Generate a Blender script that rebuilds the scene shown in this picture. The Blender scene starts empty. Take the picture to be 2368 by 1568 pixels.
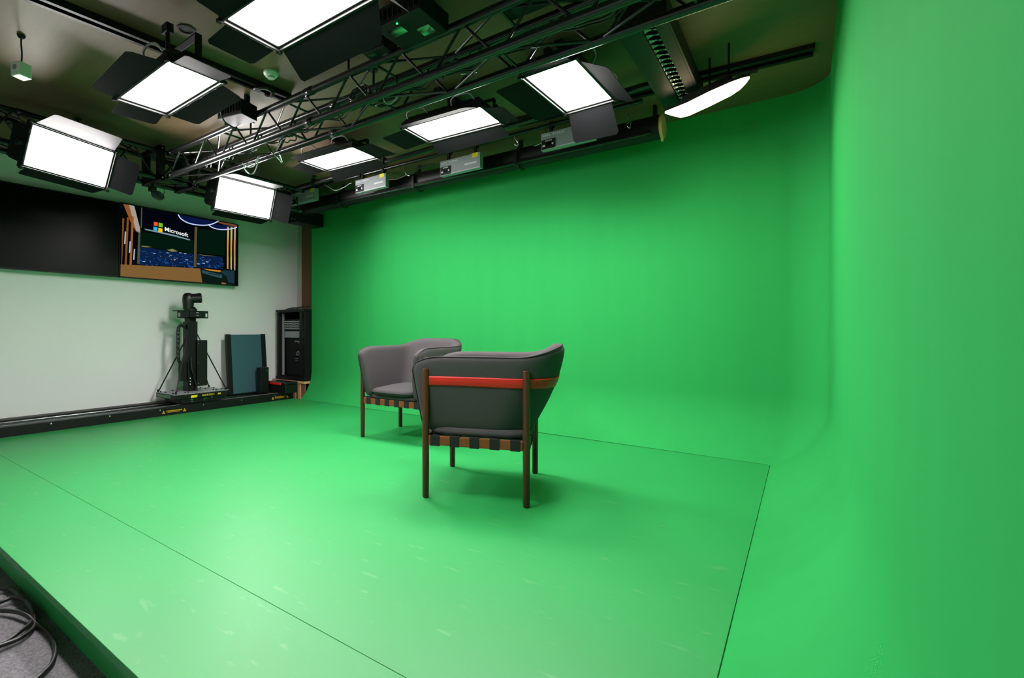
import bpy, bmesh, math, random
from mathutils import Vector, Matrix
C = bpy.context.scene.collection
PI = math.pi
random.seed(7)

# ---------------------------------------------------------------- camera, world, exposure
W_, H_ = 2368.0, 1568.0
CX, FOC, HY, CAMZ = 965.0, 1155.0, 762.0, 0.95
TH = math.atan((1858 - CX) / FOC)
cam = bpy.data.cameras.new('camera')
cam.sensor_width = 36.0
cam.lens = 36.0 * FOC / W_
cam.shift_x = (W_ / 2 - CX) / W_
cam.shift_y = -(H_ / 2 - HY) / W_
cam.clip_start = 0.02
co = bpy.data.objects.new('camera', cam)
C.objects.link(co)
co.location = (0, 0, CAMZ)
co.rotation_euler = (PI / 2, 0, TH)
sc = bpy.context.scene
sc.camera = co
w = bpy.data.worlds.new('world')
sc.world = w
w.use_nodes = True
w.node_tree.nodes['Background'].inputs[0].default_value = (0.02, 0.02, 0.02, 1)
w.node_tree.nodes['Background'].inputs[1].default_value = 0.3
sc.view_settings.view_transform = 'Standard'
sc.view_settings.look = 'None'
sc.view_settings.gamma = 1
sc.view_settings.exposure = 0.0
PANEL = 82.0      # radiance of the studio panels
sc.cycles.max_bounces = 10
sc.cycles.diffuse_bounces = 6

ct, st = math.cos(TH), math.sin(TH)
def ray(u, v):
    r = (u - CX) / FOC; d = (v - HY) / FOC
    return Vector((r * ct - st, r * st + ct, -d))
CO = Vector((0, 0, CAMZ))
def onz(u, v, z=0.0):
    d = ray(u, v); return CO + d * ((z - CAMZ) / d.z)
def onx(u, v, x):
    d = ray(u, v); return CO + d * (x / d.x)
def ony(u, v, y):
    d = ray(u, v); return CO + d * (y / d.y)
def onplane(u, v, p, n):
    d = ray(u, v); return CO + d * ((Vector(p) - CO).dot(n) / d.dot(n))

# ---------------------------------------------------------------- materials
def srgb(c):
    return tuple(((x / 255) / 12.92 if x / 255 <= .04045 else ((x / 255 + .055) / 1.055) ** 2.4) for x in c)
def mat(name, col, rough=.5, metal=0.0, var=0.0, scale=20.0, bump=0.0, bscale=200.0, spec=.5, stretch=None, lin=False, detail=3.0):
    m = bpy.data.materials.new(name); m.use_nodes = True
    nt = m.node_tree; b = nt.nodes['Principled BSDF']
    c = col if lin else srgb(col)
    b.inputs['Base Color'].default_value = (*c, 1)
    b.inputs['Roughness'].default_value = rough
    b.inputs['Metallic'].default_value = metal
    b.inputs['Specular IOR Level'].default_value = spec
    tc = nt.nodes.new('ShaderNodeTexCoord')
    mp = nt.nodes.new('ShaderNodeMapping')
    nt.links.new(tc.outputs['Object'], mp.inputs[0])
    if stretch: mp.inputs['Scale'].default_value = stretch
    n = nt.nodes.new('ShaderNodeTexNoise'); n.inputs['Scale'].default_value = scale; n.inputs['Detail'].default_value = detail
    nt.links.new(mp.outputs[0], n.inputs['Vector'])
    r = nt.nodes.new('ShaderNodeMix'); r.data_type = 'RGBA'
    v = max(var, .02)
    r.inputs[6].default_value = (*[max(0, x * (1 - v)) for x in c], 1)
    r.inputs[7].default_value = (*[min(1, x * (1 + v)) for x in c], 1)
    nt.links.new(n.outputs['Fac'], r.inputs[0])
    nt.links.new(r.outputs[2], b.inputs['Base Color'])
    if bump:
        n2 = nt.nodes.new('ShaderNodeTexNoise'); n2.inputs['Scale'].default_value = bscale
        nt.links.new(mp.outputs[0], n2.inputs['Vector'])
        bp = nt.nodes.new('ShaderNodeBump'); bp.inputs['Strength'].default_value = bump; bp.inputs['Distance'].default_value = .002
        nt.links.new(n2.outputs['Fac'], bp.inputs['Height']); nt.links.new(bp.outputs[0], b.inputs['Normal'])
    return m
def emat(name, col, s, lin=False):
    m = bpy.data.materials.new(name); m.use_nodes = True
    nt = m.node_tree; nt.nodes.remove(nt.nodes['Principled BSDF'])
    e = nt.nodes.new('ShaderNodeEmission')
    e.inputs[0].default_value = (*(col if lin else srgb(col)), 1); e.inputs[1].default_value = s
    nt.links.new(e.outputs[0], nt.nodes['Material Output'].inputs[0])
    return m
GREEN = (.022, .29, .070)
M = {}
M['wall_green'] = mat('green_wall_paint', GREEN, .85, var=.05, scale=1.2, stretch=(6, 6, .4), spec=.08, lin=True)
M['floor_green'] = mat('green_floor_paint', (.018, .27, .066), .45, var=.05, scale=1.5, spec=.45, lin=True)
def scuff(m):
    nt = m.node_tree; b = nt.nodes['Principled BSDF']; src = b.inputs['Base Color'].links[0].from_socket
    tc = nt.nodes.new('ShaderNodeTexCoord'); mp = nt.nodes.new('ShaderNodeMapping'); mp.inputs['Scale'].default_value = (1, 3.2, 1); mp.inputs['Rotation'].default_value = (0, 0, .5)
    nt.links.new(tc.outputs['Object'], mp.inputs[0])
    a = nt.nodes.new('ShaderNodeTexNoise'); a.inputs['Scale'].default_value = 7; a.inputs['Detail'].default_value = 6
    nt.links.new(mp.outputs[0], a.inputs['Vector'])
    rp = nt.nodes.new('ShaderNodeValToRGB'); rp.color_ramp.elements[0].position = .63; rp.color_ramp.elements[1].position = .70
    rp.color_ramp.elements[1].color = (.16, .16, .16, 1)
    nt.links.new(a.outputs['Fac'], rp.inputs[0])
    mx = nt.nodes.new('ShaderNodeMix'); mx.data_type = 'RGBA'; mx.inputs[7].default_value = (.25, .42, .28, 1)
    nt.links.new(rp.outputs[0], mx.inputs[0]); nt.links.new(src, mx.inputs[6]); nt.links.new(mx.outputs[2], b.inputs['Base Color'])
scuff(M['floor_green'])
M['white_wall'] = mat('pale_grey_wall_paint', (232, 231, 233), .6, var=.02, scale=2)
M['ply'] = mat('plywood', (112, 88, 62), .6, var=.14, scale=3, stretch=(1, 9, 1), detail=6)
M['ply_dark'] = mat('brown_board', (120, 84, 58), .6, var=.15, scale=4, stretch=(1, 1, 8))
M['pine'] = mat('pale_pine', (205, 160, 120), .6, var=.12, scale=6, stretch=(1, 1, 9))
M['carpet'] = mat('grey_carpet', (108, 105, 110), .95, var=.75, scale=130, bump=.8, bscale=300, spec=.1)
M['black'] = mat('black_metal', (16, 16, 17), .4, var=.1, scale=30, spec=.5)
M['satin'] = mat('black_powder_coat', (15, 15, 16), .5, var=.08, scale=30, spec=.3)
M['door_blk'] = mat('black_barn_door_metal', (27, 27, 29), .7, var=.06, scale=12, spec=.03)
M['truss'] = mat('black_truss_paint', (17, 16, 18), .26, var=.1, scale=40, spec=.6)
M['rubber'] = mat('black_cable_rubber', (13, 13, 15), .4, var=.1, scale=60)
M['steel'] = mat('bright_steel', (190, 192, 195), .25, 1.0, var=.05)
M['mirror'] = mat('polished_reflector', (220, 222, 222), .12, 1.0, var=.02)
M['grey_metal'] = mat('grey_device_metal', (146, 146, 154), .5, 0.0, var=.05, scale=20)
M['white_plastic'] = mat('white_plastic', (215, 215, 212), .4, var=.02)
M['fabric'] = mat('grey_wool_fabric', (72, 68, 71), .92, var=.20, scale=330, bump=.5, bscale=420, spec=.15)
M['piping'] = mat('dark_piping', (38, 34, 37), .8, var=.1, scale=200)
M['walnut'] = mat('walnut_wood', (72, 34, 13), .35, var=.3, scale=14, stretch=(1, 1, .12), spec=.5)
M['webbing'] = mat('black_webbing', (17, 16, 20), .8, var=.2, scale=220)
M['orange_wood'] = mat('orange_brown_wood', (128, 62, 27), .45, var=.15, scale=25)
M['red'] = mat('red_elastic', (214, 28, 22), .45, var=.08, scale=30)
M['glass_dark'] = mat('dark_glass', (8, 10, 12), .08, var=.02, spec=.6)
M['tv_off'] = mat('switched_off_screen', (4, 7, 5), .3, var=.02, spec=.12)
M['blue_glass'] = mat('blue_grey_panel', (62, 92, 104), .25, var=.05, spec=.6)
M['yellow'] = mat('yellow_label', (225, 205, 40), .5)
M['amber'] = mat('amber_print', (215, 165, 30), .5)
M['white_print'] = mat('white_print', (205, 205, 215), .5)
M['dark_print'] = mat('display_black', (10, 10, 24), .2)
M['panel_light'] = emat('lit_led_panel', (255, 251, 248), PANEL)
M['warm_light'] = emat('warm_tube_light', (255, 222, 180), 30.0)
M['led_green'] = emat('green_indicator', (40, 255, 120), 3.0)

# ---------------------------------------------------------------- mesh helpers
class MB:
    def __init__(s): s.v = []; s.f = []; s.m = []; s.mi = 0
    def add(s, vs, fs):
        o = len(s.v); s.v += [tuple(p) for p in vs]; s.f += [tuple(i + o for i in f) for f in fs]; s.m += [s.mi] * len(fs); return s
    def box(s, a, b):
        x0, y0, z0 = a; x1, y1, z1 = b
        return s.add([(x0, y0, z0), (x1, y0, z0), (x1, y1, z0), (x0, y1, z0), (x0, y0, z1), (x1, y0, z1), (x1, y1, z1), (x0, y1, z1)],
                     [(0, 3, 2, 1), (4, 5, 6, 7), (0, 1, 5, 4), (1, 2, 6, 5), (2, 3, 7, 6), (3, 0, 4, 7)])
    def cbox(s, c, d): return s.box([c[i] - d[i] / 2 for i in range(3)], [c[i] + d[i] / 2 for i in range(3)])
    def tube(s, pts, r, n=8, closed=False, cap=True, flat=None):
        pts = [Vector(p) for p in pts]; N = len(pts); vs = []; prev = None
        for i, p in enumerate(pts):
            if closed: t = pts[(i + 1) % N] - pts[i - 1]
            else: t = pts[min(i + 1, N - 1)] - pts[max(i - 1, 0)]
            t.normalize()
            if prev is None:
                a = Vector((0, 0, 1)) if abs(t.z) < .9 else Vector((1, 0, 0)); x = t.cross(a).normalized()
            else:
                x = (prev - t * prev.dot(t)).normalized()
            prev = x; y = t.cross(x); rr = r[i] if isinstance(r, (list, tuple)) else r
            for k in range(n):
                a = 2 * PI * k / n; vs.append(p + x * (math.cos(a) * rr) + y * (math.sin(a) * rr))
        fs = []
        for i in range(N if closed else N - 1):
            j = (i + 1) % N
            for k in range(n): l = (k + 1) % n; fs.append((i * n + k, j * n + k, j * n + l, i * n + l))
        if not closed and cap:
            fs.append(tuple(range(n))); fs.append(tuple(range((N - 1) * n, N * n))[::-1])
        return s.add(vs, fs)
    def cyl(s, a, b, r, n=16): return s.tube([a, b], r, n)
    def lathe(s, prof, o=(0, 0, 0), ax=(0, 0, 1), n=24):
        ax = Vector(ax).normalized(); q = Vector((0, 0, 1)).rotation_difference(ax).to_matrix(); o = Vector(o); vs = []
        for r, z in prof:
            for k in range(n): a = 2 * PI * k / n; vs.append(o + q @ Vector((r * math.cos(a), r * math.sin(a), z)))
        fs = []
        for i in range(len(prof) - 1):
            for k in range(n): l = (k + 1) % n; fs.append((i * n + k, i * n + l, (i + 1) * n + l, (i + 1) * n + k))
        fs.append(tuple(range(n))[::-1]); fs.append(tuple(range((len(prof) - 1) * n, len(prof) * n)))
        return s.add(vs, fs)
    def plate(s, pts, nrm, th):     # polygon given thickness th along -nrm
        n = Vector(nrm).normalized(); pts = [Vector(p) for p in pts]; k = len(pts)
        vs = pts + [p - n * th for p in pts]
        fs = [tuple(range(k)), tuple(range(k, 2 * k))[::-1]] + [(i, i + k, (i + 1) % k + k, (i + 1) % k) for i in range(k)]
        return s.add(vs, fs)
    def grid(s, rows, closed_u=False):
        n = len(rows[0]); vs = [p for r in rows for p in r]; fs = []
        for i in range(len(rows) - 1):
            for k in range(n if closed_u else n - 1):
                l = (k + 1) % n; fs.append((i * n + k, i * n + l, (i + 1) * n + l, (i + 1) * n + k))
        return s.add(vs, fs)
    def build(s, name, ms, parent=None, smooth=False, bevel=0, world=False, subsurf=0, seg=2):
        me = bpy.data.meshes.new(name); me.from_pydata([tuple(v) for v in s.v], [], s.f)
        ms = ms if isinstance(ms, (list, tuple)) else [ms]
        for m in ms: me.materials.append(m)
        for p, i in zip(me.polygons, s.m): p.material_index = i; p.use_smooth = bool(smooth)
        bm = bmesh.new(); bm.from_mesh(me); bmesh.ops.recalc_face_normals(bm, faces=bm.faces)
        if smooth == 'auto':
            for e in bm.edges:
                e.smooth = len(e.link_faces) == 2 and e.calc_face_angle(0) < .7
        bm.to_mesh(me); bm.free(); me.update()
        o = bpy.data.objects.new(name, me); C.objects.link(o)
        if parent is not None:
            o.parent = parent
            if world:
                bpy.context.view_layer.update()
                me.transform(wm(parent).inverted())
        if subsurf:
            sm = o.modifiers.new('sub', 'SUBSURF'); sm.levels = sm.render_levels = subsurf
        if bevel:
            bv = o.modifiers.new('bevel', 'BEVEL'); bv.width = bevel; bv.segments = seg; bv.limit_method = 'ANGLE'; bv.angle_limit = .7
        return o
def wm(o):
    m = o.matrix_basis.copy()
    while o.parent: o = o.parent; m = o.matrix_basis @ m
    return m
def thing(name, label, cat, loc=(0, 0, 0), rz=0, group=None):
    o = bpy.data.objects.new(name, None); C.objects.link(o); o.empty_display_size = .1
    o.location = loc; o.rotation_euler = (0, 0, rz)
    o['label'] = label; o['category'] = cat
    if group: o['group'] = group
    return o
def tag(o, label, cat, group=None):
    o['label'] = label; o['category'] = cat
    if group: o['group'] = group
    return o
def struct(o): o['kind'] = 'structure'; return o
def spline(pts, n=8, closed=False):
    P = [Vector(p) for p in pts]; out = []; N = len(P)
    rng = N if closed else N - 1
    for i in range(rng):
        a = P[(i - 1) % N] if closed or i > 0 else P[0] * 2 - P[1]; b = P[i]; c = P[(i + 1) % N]
        d = P[(i + 2) % N] if closed or i + 2 < N else P[-1] * 2 - P[-2]
        for k in range(n):
            t = k / n
            out.append(.5 * ((2 * b) + (c - a) * t + (2 * a - 5 * b + 4 * c - d) * t * t + (3 * b - a - 3 * c + d) * t ** 3))
    if not closed: out.append(P[-1])
    return out
def copy_tree(o, parent=None):
    c = o.copy(); C.objects.link(c); c.parent = parent
    for ch in [x for x in bpy.data.objects if x.parent == o]: copy_tree(ch, c)
    return c
def text_mesh(body, size, bold=0.0):
    cu = bpy.data.curves.new('text', 'FONT'); cu.body = body; cu.size = size; cu.offset = bold
    o = bpy.data.objects.new('text', cu); C.objects.link(o)
    bpy.context.view_layer.update()
    me = bpy.data.meshes.new_from_object(o.evaluated_get(bpy.context.evaluated_depsgraph_get()))
    vs = [v.co.copy() for v in me.vertices]; fs = [tuple(p.vertices) for p in me.polygons]
    bpy.data.objects.remove(o); bpy.data.curves.remove(cu); bpy.data.meshes.remove(me)
    return vs, fs

# ---------------------------------------------------------------- setting
XW, XR, YB, CEIL, YF = -6.15, 0.145, 4.61, 2.69, -1.6   # left wall, green right wall, green back wall, ceiling, wall behind the camera
XC = -5.425        # left end of the green cyclorama
STEP = -0.12
# carpet floor
struct(MB().box((-7.4, YF, STEP - .05), (.6, 5.2, STEP)).build('floor', M['carpet']))
# ceiling boards
mb = MB()
mb.box((-6.3, YF, CEIL), (.16, 5.1, CEIL + .04))
struct(mb.build('ceiling', M['ply']))
struct(MB().box((XW - .1, YF - .1, STEP), (XW, 5.02, CEIL)).build('wall_left', M['white_wall']))
struct(MB().box((XW, YF - .1, STEP), (.26, YF, CEIL)).build('wall_behind', M['white_wall']))
struct(MB().box((XW - .1, 5.02, STEP), (.3, 5.12, CEIL)).build('wall_back', M['ply_dark']))
struct(MB().box((XW, 4.93, .2), (XW + .012, 5.018, CEIL)).build('trim_1', M['white_plastic']))
struct(MB().box((.16, YF, STEP), (.26, -.12, CEIL)).build('wall_right', M['white_wall']))
# green platform in two boards with a hairline seam, bevelled front edge
def platform():
    mb = MB()
    xl = -5.56
    mb.add([(xl, .612, 0), (-.186, .612, 0), (-.186, 1.0585, 0), (xl, 1.0585, 0), (xl, .612, -.03), (-.186, .612, -.03), (-.186, 1.0585, -.03), (xl, 1.0585, -.03)],
           [(0, 1, 2, 3), (4, 7, 6, 5), (0, 4, 5, 1), (1, 5, 6, 2), (2, 6, 7, 3), (3, 7, 4, 0)])
    a = [(xl, 1.0601), (-.186, 1.0601), (-.186, 4.2795), (-5.43, 4.416), (xl, 4.42)]
    mb.plate([(x, y, 0) for x, y in a], (0, 0, 1), .03)
    mb.box((xl, .630, STEP), (-.2, 4.2, -.031))
    return mb.build('floor_platform', M['floor_green'], bevel=.0015)
struct(platform())
# green cyclorama: coved floor edge, back wall, rounded corner, right wall
def cyc():
    R = .5; rows = []
    xs = [XC + (XR - .25 - XC) * i / 24 for i in range(25)]
    ys = [1 - i / 30 for i in range(31)]
    def ring(lv):
        # lv: ('arc', f) or ('z', z)
        pts = []
        def oz(b):
            phi0 = math.acos(1 - b / R)
            if lv[0] == 'arc':
                ph = phi0 + (PI / 2 - phi0) * lv[1]
                return R * (1 - math.sin(ph)), -b + R * (1 - math.cos(ph))
            return 0, lv[1]
        bR = .0305
        oR, zR = oz(bR)
        r = .02 + .23 * (1 - oR / .3283)
        for i in range(25):
            f = i / 24
            b = .105 + (bR - .105) * f
            o, z = oz(b)
            x = XC + (XR - oR - r - XC) * f
            pts.append(Vector((x, YB - o, z)))
        for k in range(1, 13):
            a = PI / 2 - (PI / 2) * k / 12
            pts.append(Vector((XR - oR - r + r * math.cos(a), YB - oR - r + r * math.sin(a), zR)))
        y0 = YB - oR - r
        for k in range(1, 21): pts.append(Vector((XR - oR, y0 + (-.12 - y0) * k / 20, zR)))
        return pts
    rings = [ring(('arc', k / 14)) for k in range(15)] + [ring(('z', z)) for z in (.9, 1.5, 2.1, CEIL)]
    # outward offset for real thickness
    n = len(rings[0]); back = []
    for rg in rings:
        bk = []
        for i, p in enumerate(rg):
            t = (rg[min(i + 1, n - 1)] - rg[max(i - 1, 0)]); t.z = 0; t.normalize()
            bk.append(p + Vector((-t.y, t.x, 0)) * .012 + Vector((0, 0, -.0)))
        back.append(bk)
    mb = MB(); mb.grid(rings); mb.grid(back)
    K = len(rings)
    # edges
    def strip(a, b): mb.grid([a, b])
    strip([r_[0] for r_ in rings], [r_[0] for r_ in back]); strip([r_[-1] for r_ in rings], [r_[-1] for r_ in back])
    strip(rings[0], back[0]); strip(rings[-1], back[-1])
    mb.plate([(-.9, -.1, -.004), (-.178, -.1, -.004), (-.178, 4.287, -.004), (-.9, 4.287, -.004)], (0, 0, 1), .02)
    o = mb.build('wall_cyclorama', M['wall_green'], smooth='auto')
    return o
struct(cyc())
# ply support frame under the rack, beside the cove
# ---------------------------------------------------------------- armchair
def shell_fn():
    half0 = .296
    zb = .375
    def xf(z): t = (z - zb) / .44; return .300 + .078 * max(0, t) ** .75
    def xb(z): t = (z - zb) / .50; return -.295 - .185 * math.sin(min(1.35, max(0, t) * 1.35)) / math.sin(1.35)
    def path(s, z, inset=0.0):        # s 0..1 left arm front -> back -> right arm front ; returns point, inward normal
        f, b = xf(z), xb(z)
        hw = half0 + .048 * max(0, (z - zb) / .44) ** 1.2 - inset; r = .20 - inset * .5
        b2 = b + inset
        A = f - (b2 + r); Cc = r * PI / 2; B = 2 * (hw - r); L = 2 * A + 2 * Cc + B
        # equal parameter share per segment keeps columns aligned between heights
        segs = [(.0, .30), (.30, .42), (.42, .58), (.58, .70), (.70, 1.0)]
        if s <= .30: u = s / .30; return Vector((f - A * u, hw, z)), Vector((0, -1, 0))
        if s <= .42:
            a = (s - .30) / .12 * PI / 2
            return Vector((b2 + r - r * math.sin(a), hw - r + r * math.cos(a), z)), Vector((math.sin(a), -math.cos(a), 0))
        if s <= .58: u = (s - .42) / .16; return Vector((b2, (hw - r) * (1 - 2 * u), z)), Vector((1, 0, 0))
        if s <= .70:
            a = (s - .58) / .12 * PI / 2
            return Vector((b2 + r - r * math.cos(a), -(hw - r) - r * math.sin(a), z)), Vector((math.cos(a), math.sin(a), 0))
        u = (s - .70) / .30; return Vector((b2 + r + A * u, -hw, z)), Vector((0, 1, 0))
    def ztop(s):
        d = min(s, 1 - s)
        k = min(1, max(0, (d - .285) / .135)); k = k * k * (3 - 2 * k)
        z = .806 + .068 * k
        e = min(1, d / .085)
        return z - .080 * (1 - math.sqrt(max(0, 1 - (1 - e) ** 2)))
    return zb, path, ztop, xf
ZB, SPATH, ZTOP, XF = shell_fn()
def build_chair(name, label, loc, rz):
    t = thing(name, label, 'armchair', loc, rz, 'pair of grey armchairs')
    th = .078
    S = [0, .006, .016, .03, .05, .08, .12, .17, .22, .27, .30, .33, .36, .39, .42, .46, .50, .54, .58, .61, .64, .67, .70, .73, .78, .83, .88, .92, .95, .97, .984, .994, 1]
    rows = []
    for s in S:
        d = min(s, 1 - s); zt = ZTOP(s); kb = min(1, max(0, (d - .27) / .13)); th = .078 + .028 * kb * kb * (3 - 2 * kb)
        k = math.sqrt(max(0, 1 - (1 - min(1, d / .03)) ** 2)); k = .35 + .65 * k
        th_ = th * k; mid = th / 2
        prof = []
        h = zt - ZB; rr = th_ / 2
        lo = mid - rr; hi = mid + rr
        bz = ZB + .012 * (1 - k)
        for q in range(7): prof.append((lo - .006 * math.sin(PI * q / 6), bz + .02 + (h - rr - .02 - (bz - ZB)) * q / 6))
        for q in range(1, 6):
            a = PI - PI * q / 6; prof.append((mid + rr * math.cos(a), zt - rr + rr * .9 * math.sin(a)))
        for q in range(7): prof.append((hi + .010 * math.sin(PI * q / 6), zt - rr - (h - rr - .02 - (bz - ZB)) * q / 6))
        prof.append((hi - .015, bz)); prof.append((mid, bz - .004)); prof.append((lo + .015, bz))
        row = []
        for off, z in prof:
            p, n = SPATH(s, z); row.append(p + n * off)
        rows.append(row)
    mb = MB(); mb.grid(rows, closed_u=True)
    N = len(rows[0]); o0 = 0; mb.f.append(tuple(range(N))); mb.m.append(0); L = (len(rows) - 1) * N; mb.f.append(tuple(range(L, L + N))); mb.m.append(0)
    mb.build('upholstered_shell', M['fabric'], t, smooth=True, subsurf=1)
    # piping around the outer top edge and down the arm fronts
    pts = []
    for q in range(8):
        z = ZB + .03 + (ZTOP(.012) - .05 - ZB - .03) * q / 7; p, n = SPATH(0, z); pts.append(p + n * .020 + Vector((.002, 0, 0)))
    for i in range(0, 61):
        s = .012 + .976 * i / 60; zt = ZTOP(s); d = min(s, 1 - s); kb = min(1, max(0, (d - .27) / .13)); th2 = .078 + .028 * kb * kb * (3 - 2 * kb)
        kk = .35 + .65 * math.sqrt(max(0, 1 - (1 - min(1, d / .03)) ** 2)); rr = th2 * kk / 2
        z = zt - rr + rr * .9 * math.sin(2.2); p, n = SPATH(s, z); pts.append(p + n * (th2 / 2 + rr * math.cos(2.2)) + Vector((0, 0, .0005)))
    for q in range(7, -1, -1):
        z = ZB + .03 + (ZTOP(.012) - .05 - ZB - .03) * q / 7; p, n = SPATH(1, z); pts.append(p + n * .020 + Vector((.002, 0, 0)))
    MB().tube(pts, .0042, 6).build('piping', M['piping'], t, smooth=True)
    # seat cushion (superellipse slab) and the pad under the shell
    def pad(x0, x1, y0, z0, z1, dome, nm, e=.18, par=t):
        rows = []; cx = (x0 + x1) / 2; a = (x1 - x0) / 2
        prof = [(.0, z0), (.6, z0), (.90, z0 + .006), (.985, z0 + (z1 - z0) * .3), (1, z0 + (z1 - z0) * .5), (.985, z0 + (z1 - z0) * .75), (.93, z1 - .006), (.8, z1), (.5, z1 + dome * .7), (.0, z1 + dome)]
        for k, z in prof:
            row = []
            for q in range(40):
                an = 2 * PI * q / 40; c_, s_ = math.cos(an), math.sin(an)
                px = math.copysign(abs(c_) ** .42, c_); py = math.copysign(abs(s_) ** .42, s_)
                row.append((cx + a * max(k, .01) * px, y0 * max(k, .01) * py, z))
            rows.append(row)
        m2 = MB(); m2.grid(rows, closed_u=True); m2.f.append(tuple(range(40))); m2.m.append(0)
        L = 9 * 40; m2.f.append(tuple(range(L, L + 40))); m2.m.append(0)
        return m2.build(nm, M['fabric'], par, smooth=True)
    cu = pad(-.245, .335, .245, .385, .445, .03, 'seat_cushion')
    pad(-.30, .295, .3195, .340, .402, 0, 'seat_pad')
    ed = []
    for q in range(48):
        an = 2 * PI * q / 48; c_, s_ = math.cos(an), math.sin(an)
        ed.append((.045 + .290 * 1.002 * math.copysign(abs(c_) ** .42, c_), .2455 * math.copysign(abs(s_) ** .42, s_), .4145))
    MB().tube(ed, .004, 6, closed=True).build('cushion_piping', M['piping'], cu, smooth=True)
    # legs: round posts, all four rise beside the shell
    for x in (.28, -.28):
        for y in (.333, -.333):
            MB().lathe([(.014, 0), (.0185, .006), (.0195, .25), (.0195, .722), (.0165, .729), (.001, .7305)], (x, y, 0), n=20).build('leg', M['walnut'], t, smooth='auto')
    # rails
    mb = MB()
    for y in (.333, -.333): mb.box((-.262, y - .012, .300), (.262, y + .012, .352))
    for x in (.28, -.28): mb.box((x - .012, -.315, .300), (x + .012, .315, .352))
    mb.build('seat_frame', M['orange_wood'], t, bevel=.004)
    mb = MB()
    n = 5
    for i in range(n):
        x = -.222 + .444 * i / (n - 1); e = .0265
        for y in (.333, -.333): mb.box((x - e, y - .0155, .297), (x + e, y + .0155, .355))
        mb.box((x - e, -.333, .346), (x + e, .333, .3495))
    for i in range(6):
        y = -.255 + .51 * i / 5; e = .024
        for x in (.28, -.28): mb.box((x - .0155, y - e, .297), (x + .0155, y + e, .355))
        mb.box((-.28, y - e, .3425), (.28, y + e, .3455))
    mb.build('webbing', M['webbing'], t, bevel=.002)
    # red elastic strap round the back from front post to front post
    rows = []
    K = 60
    for i in range(K + 1):
        s = .045 + .91 * i / K
        row = []
        bow = 0.0
        u = min(s, 1 - s)
        bul = .006 * math.sin(PI * min(1, u / .26)) if u < .26 else 0
        for k, (dz, off) in enumerate([(-.028, 0), (-.020, .0022), (-.010, .0008), (-.002, .0035), (.008, .001), (.018, .0024), (.027, 0)]):
            z = .658 + dz + .006 * math.sin(PI * min(1, u / .26)) * (1 if k < 4 else .4)
            p, n_ = SPATH(s, z); row.append(p - n_ * (.0075 + off + bul * .3))
        for dz in (.027, -.028):
            z = .658 + dz; p, n_ = SPATH(s, z); row.append(p - n_ * .0015)
        rows.append(row)
    mb = MB(); mb.grid(rows, closed_u=True)
    mb.build('strap', M['red'], t, smooth=True)
    return t
c1 = Vector((-1.549, 2.679, 0))
fa = math.atan2(-.197, -.525)
near_chair = build_chair('armchair', 'grey armchair nearest the camera, with a red elastic strap between its posts', c1, fa)
c2 = copy_tree(near_chair)
c2.location = (-2.770, 3.500, 0); c2.rotation_euler = (0, 0, math.radians(-87))
c2['label'] = 'grey armchair further back, its seat cushion and inner arm in view'

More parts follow.
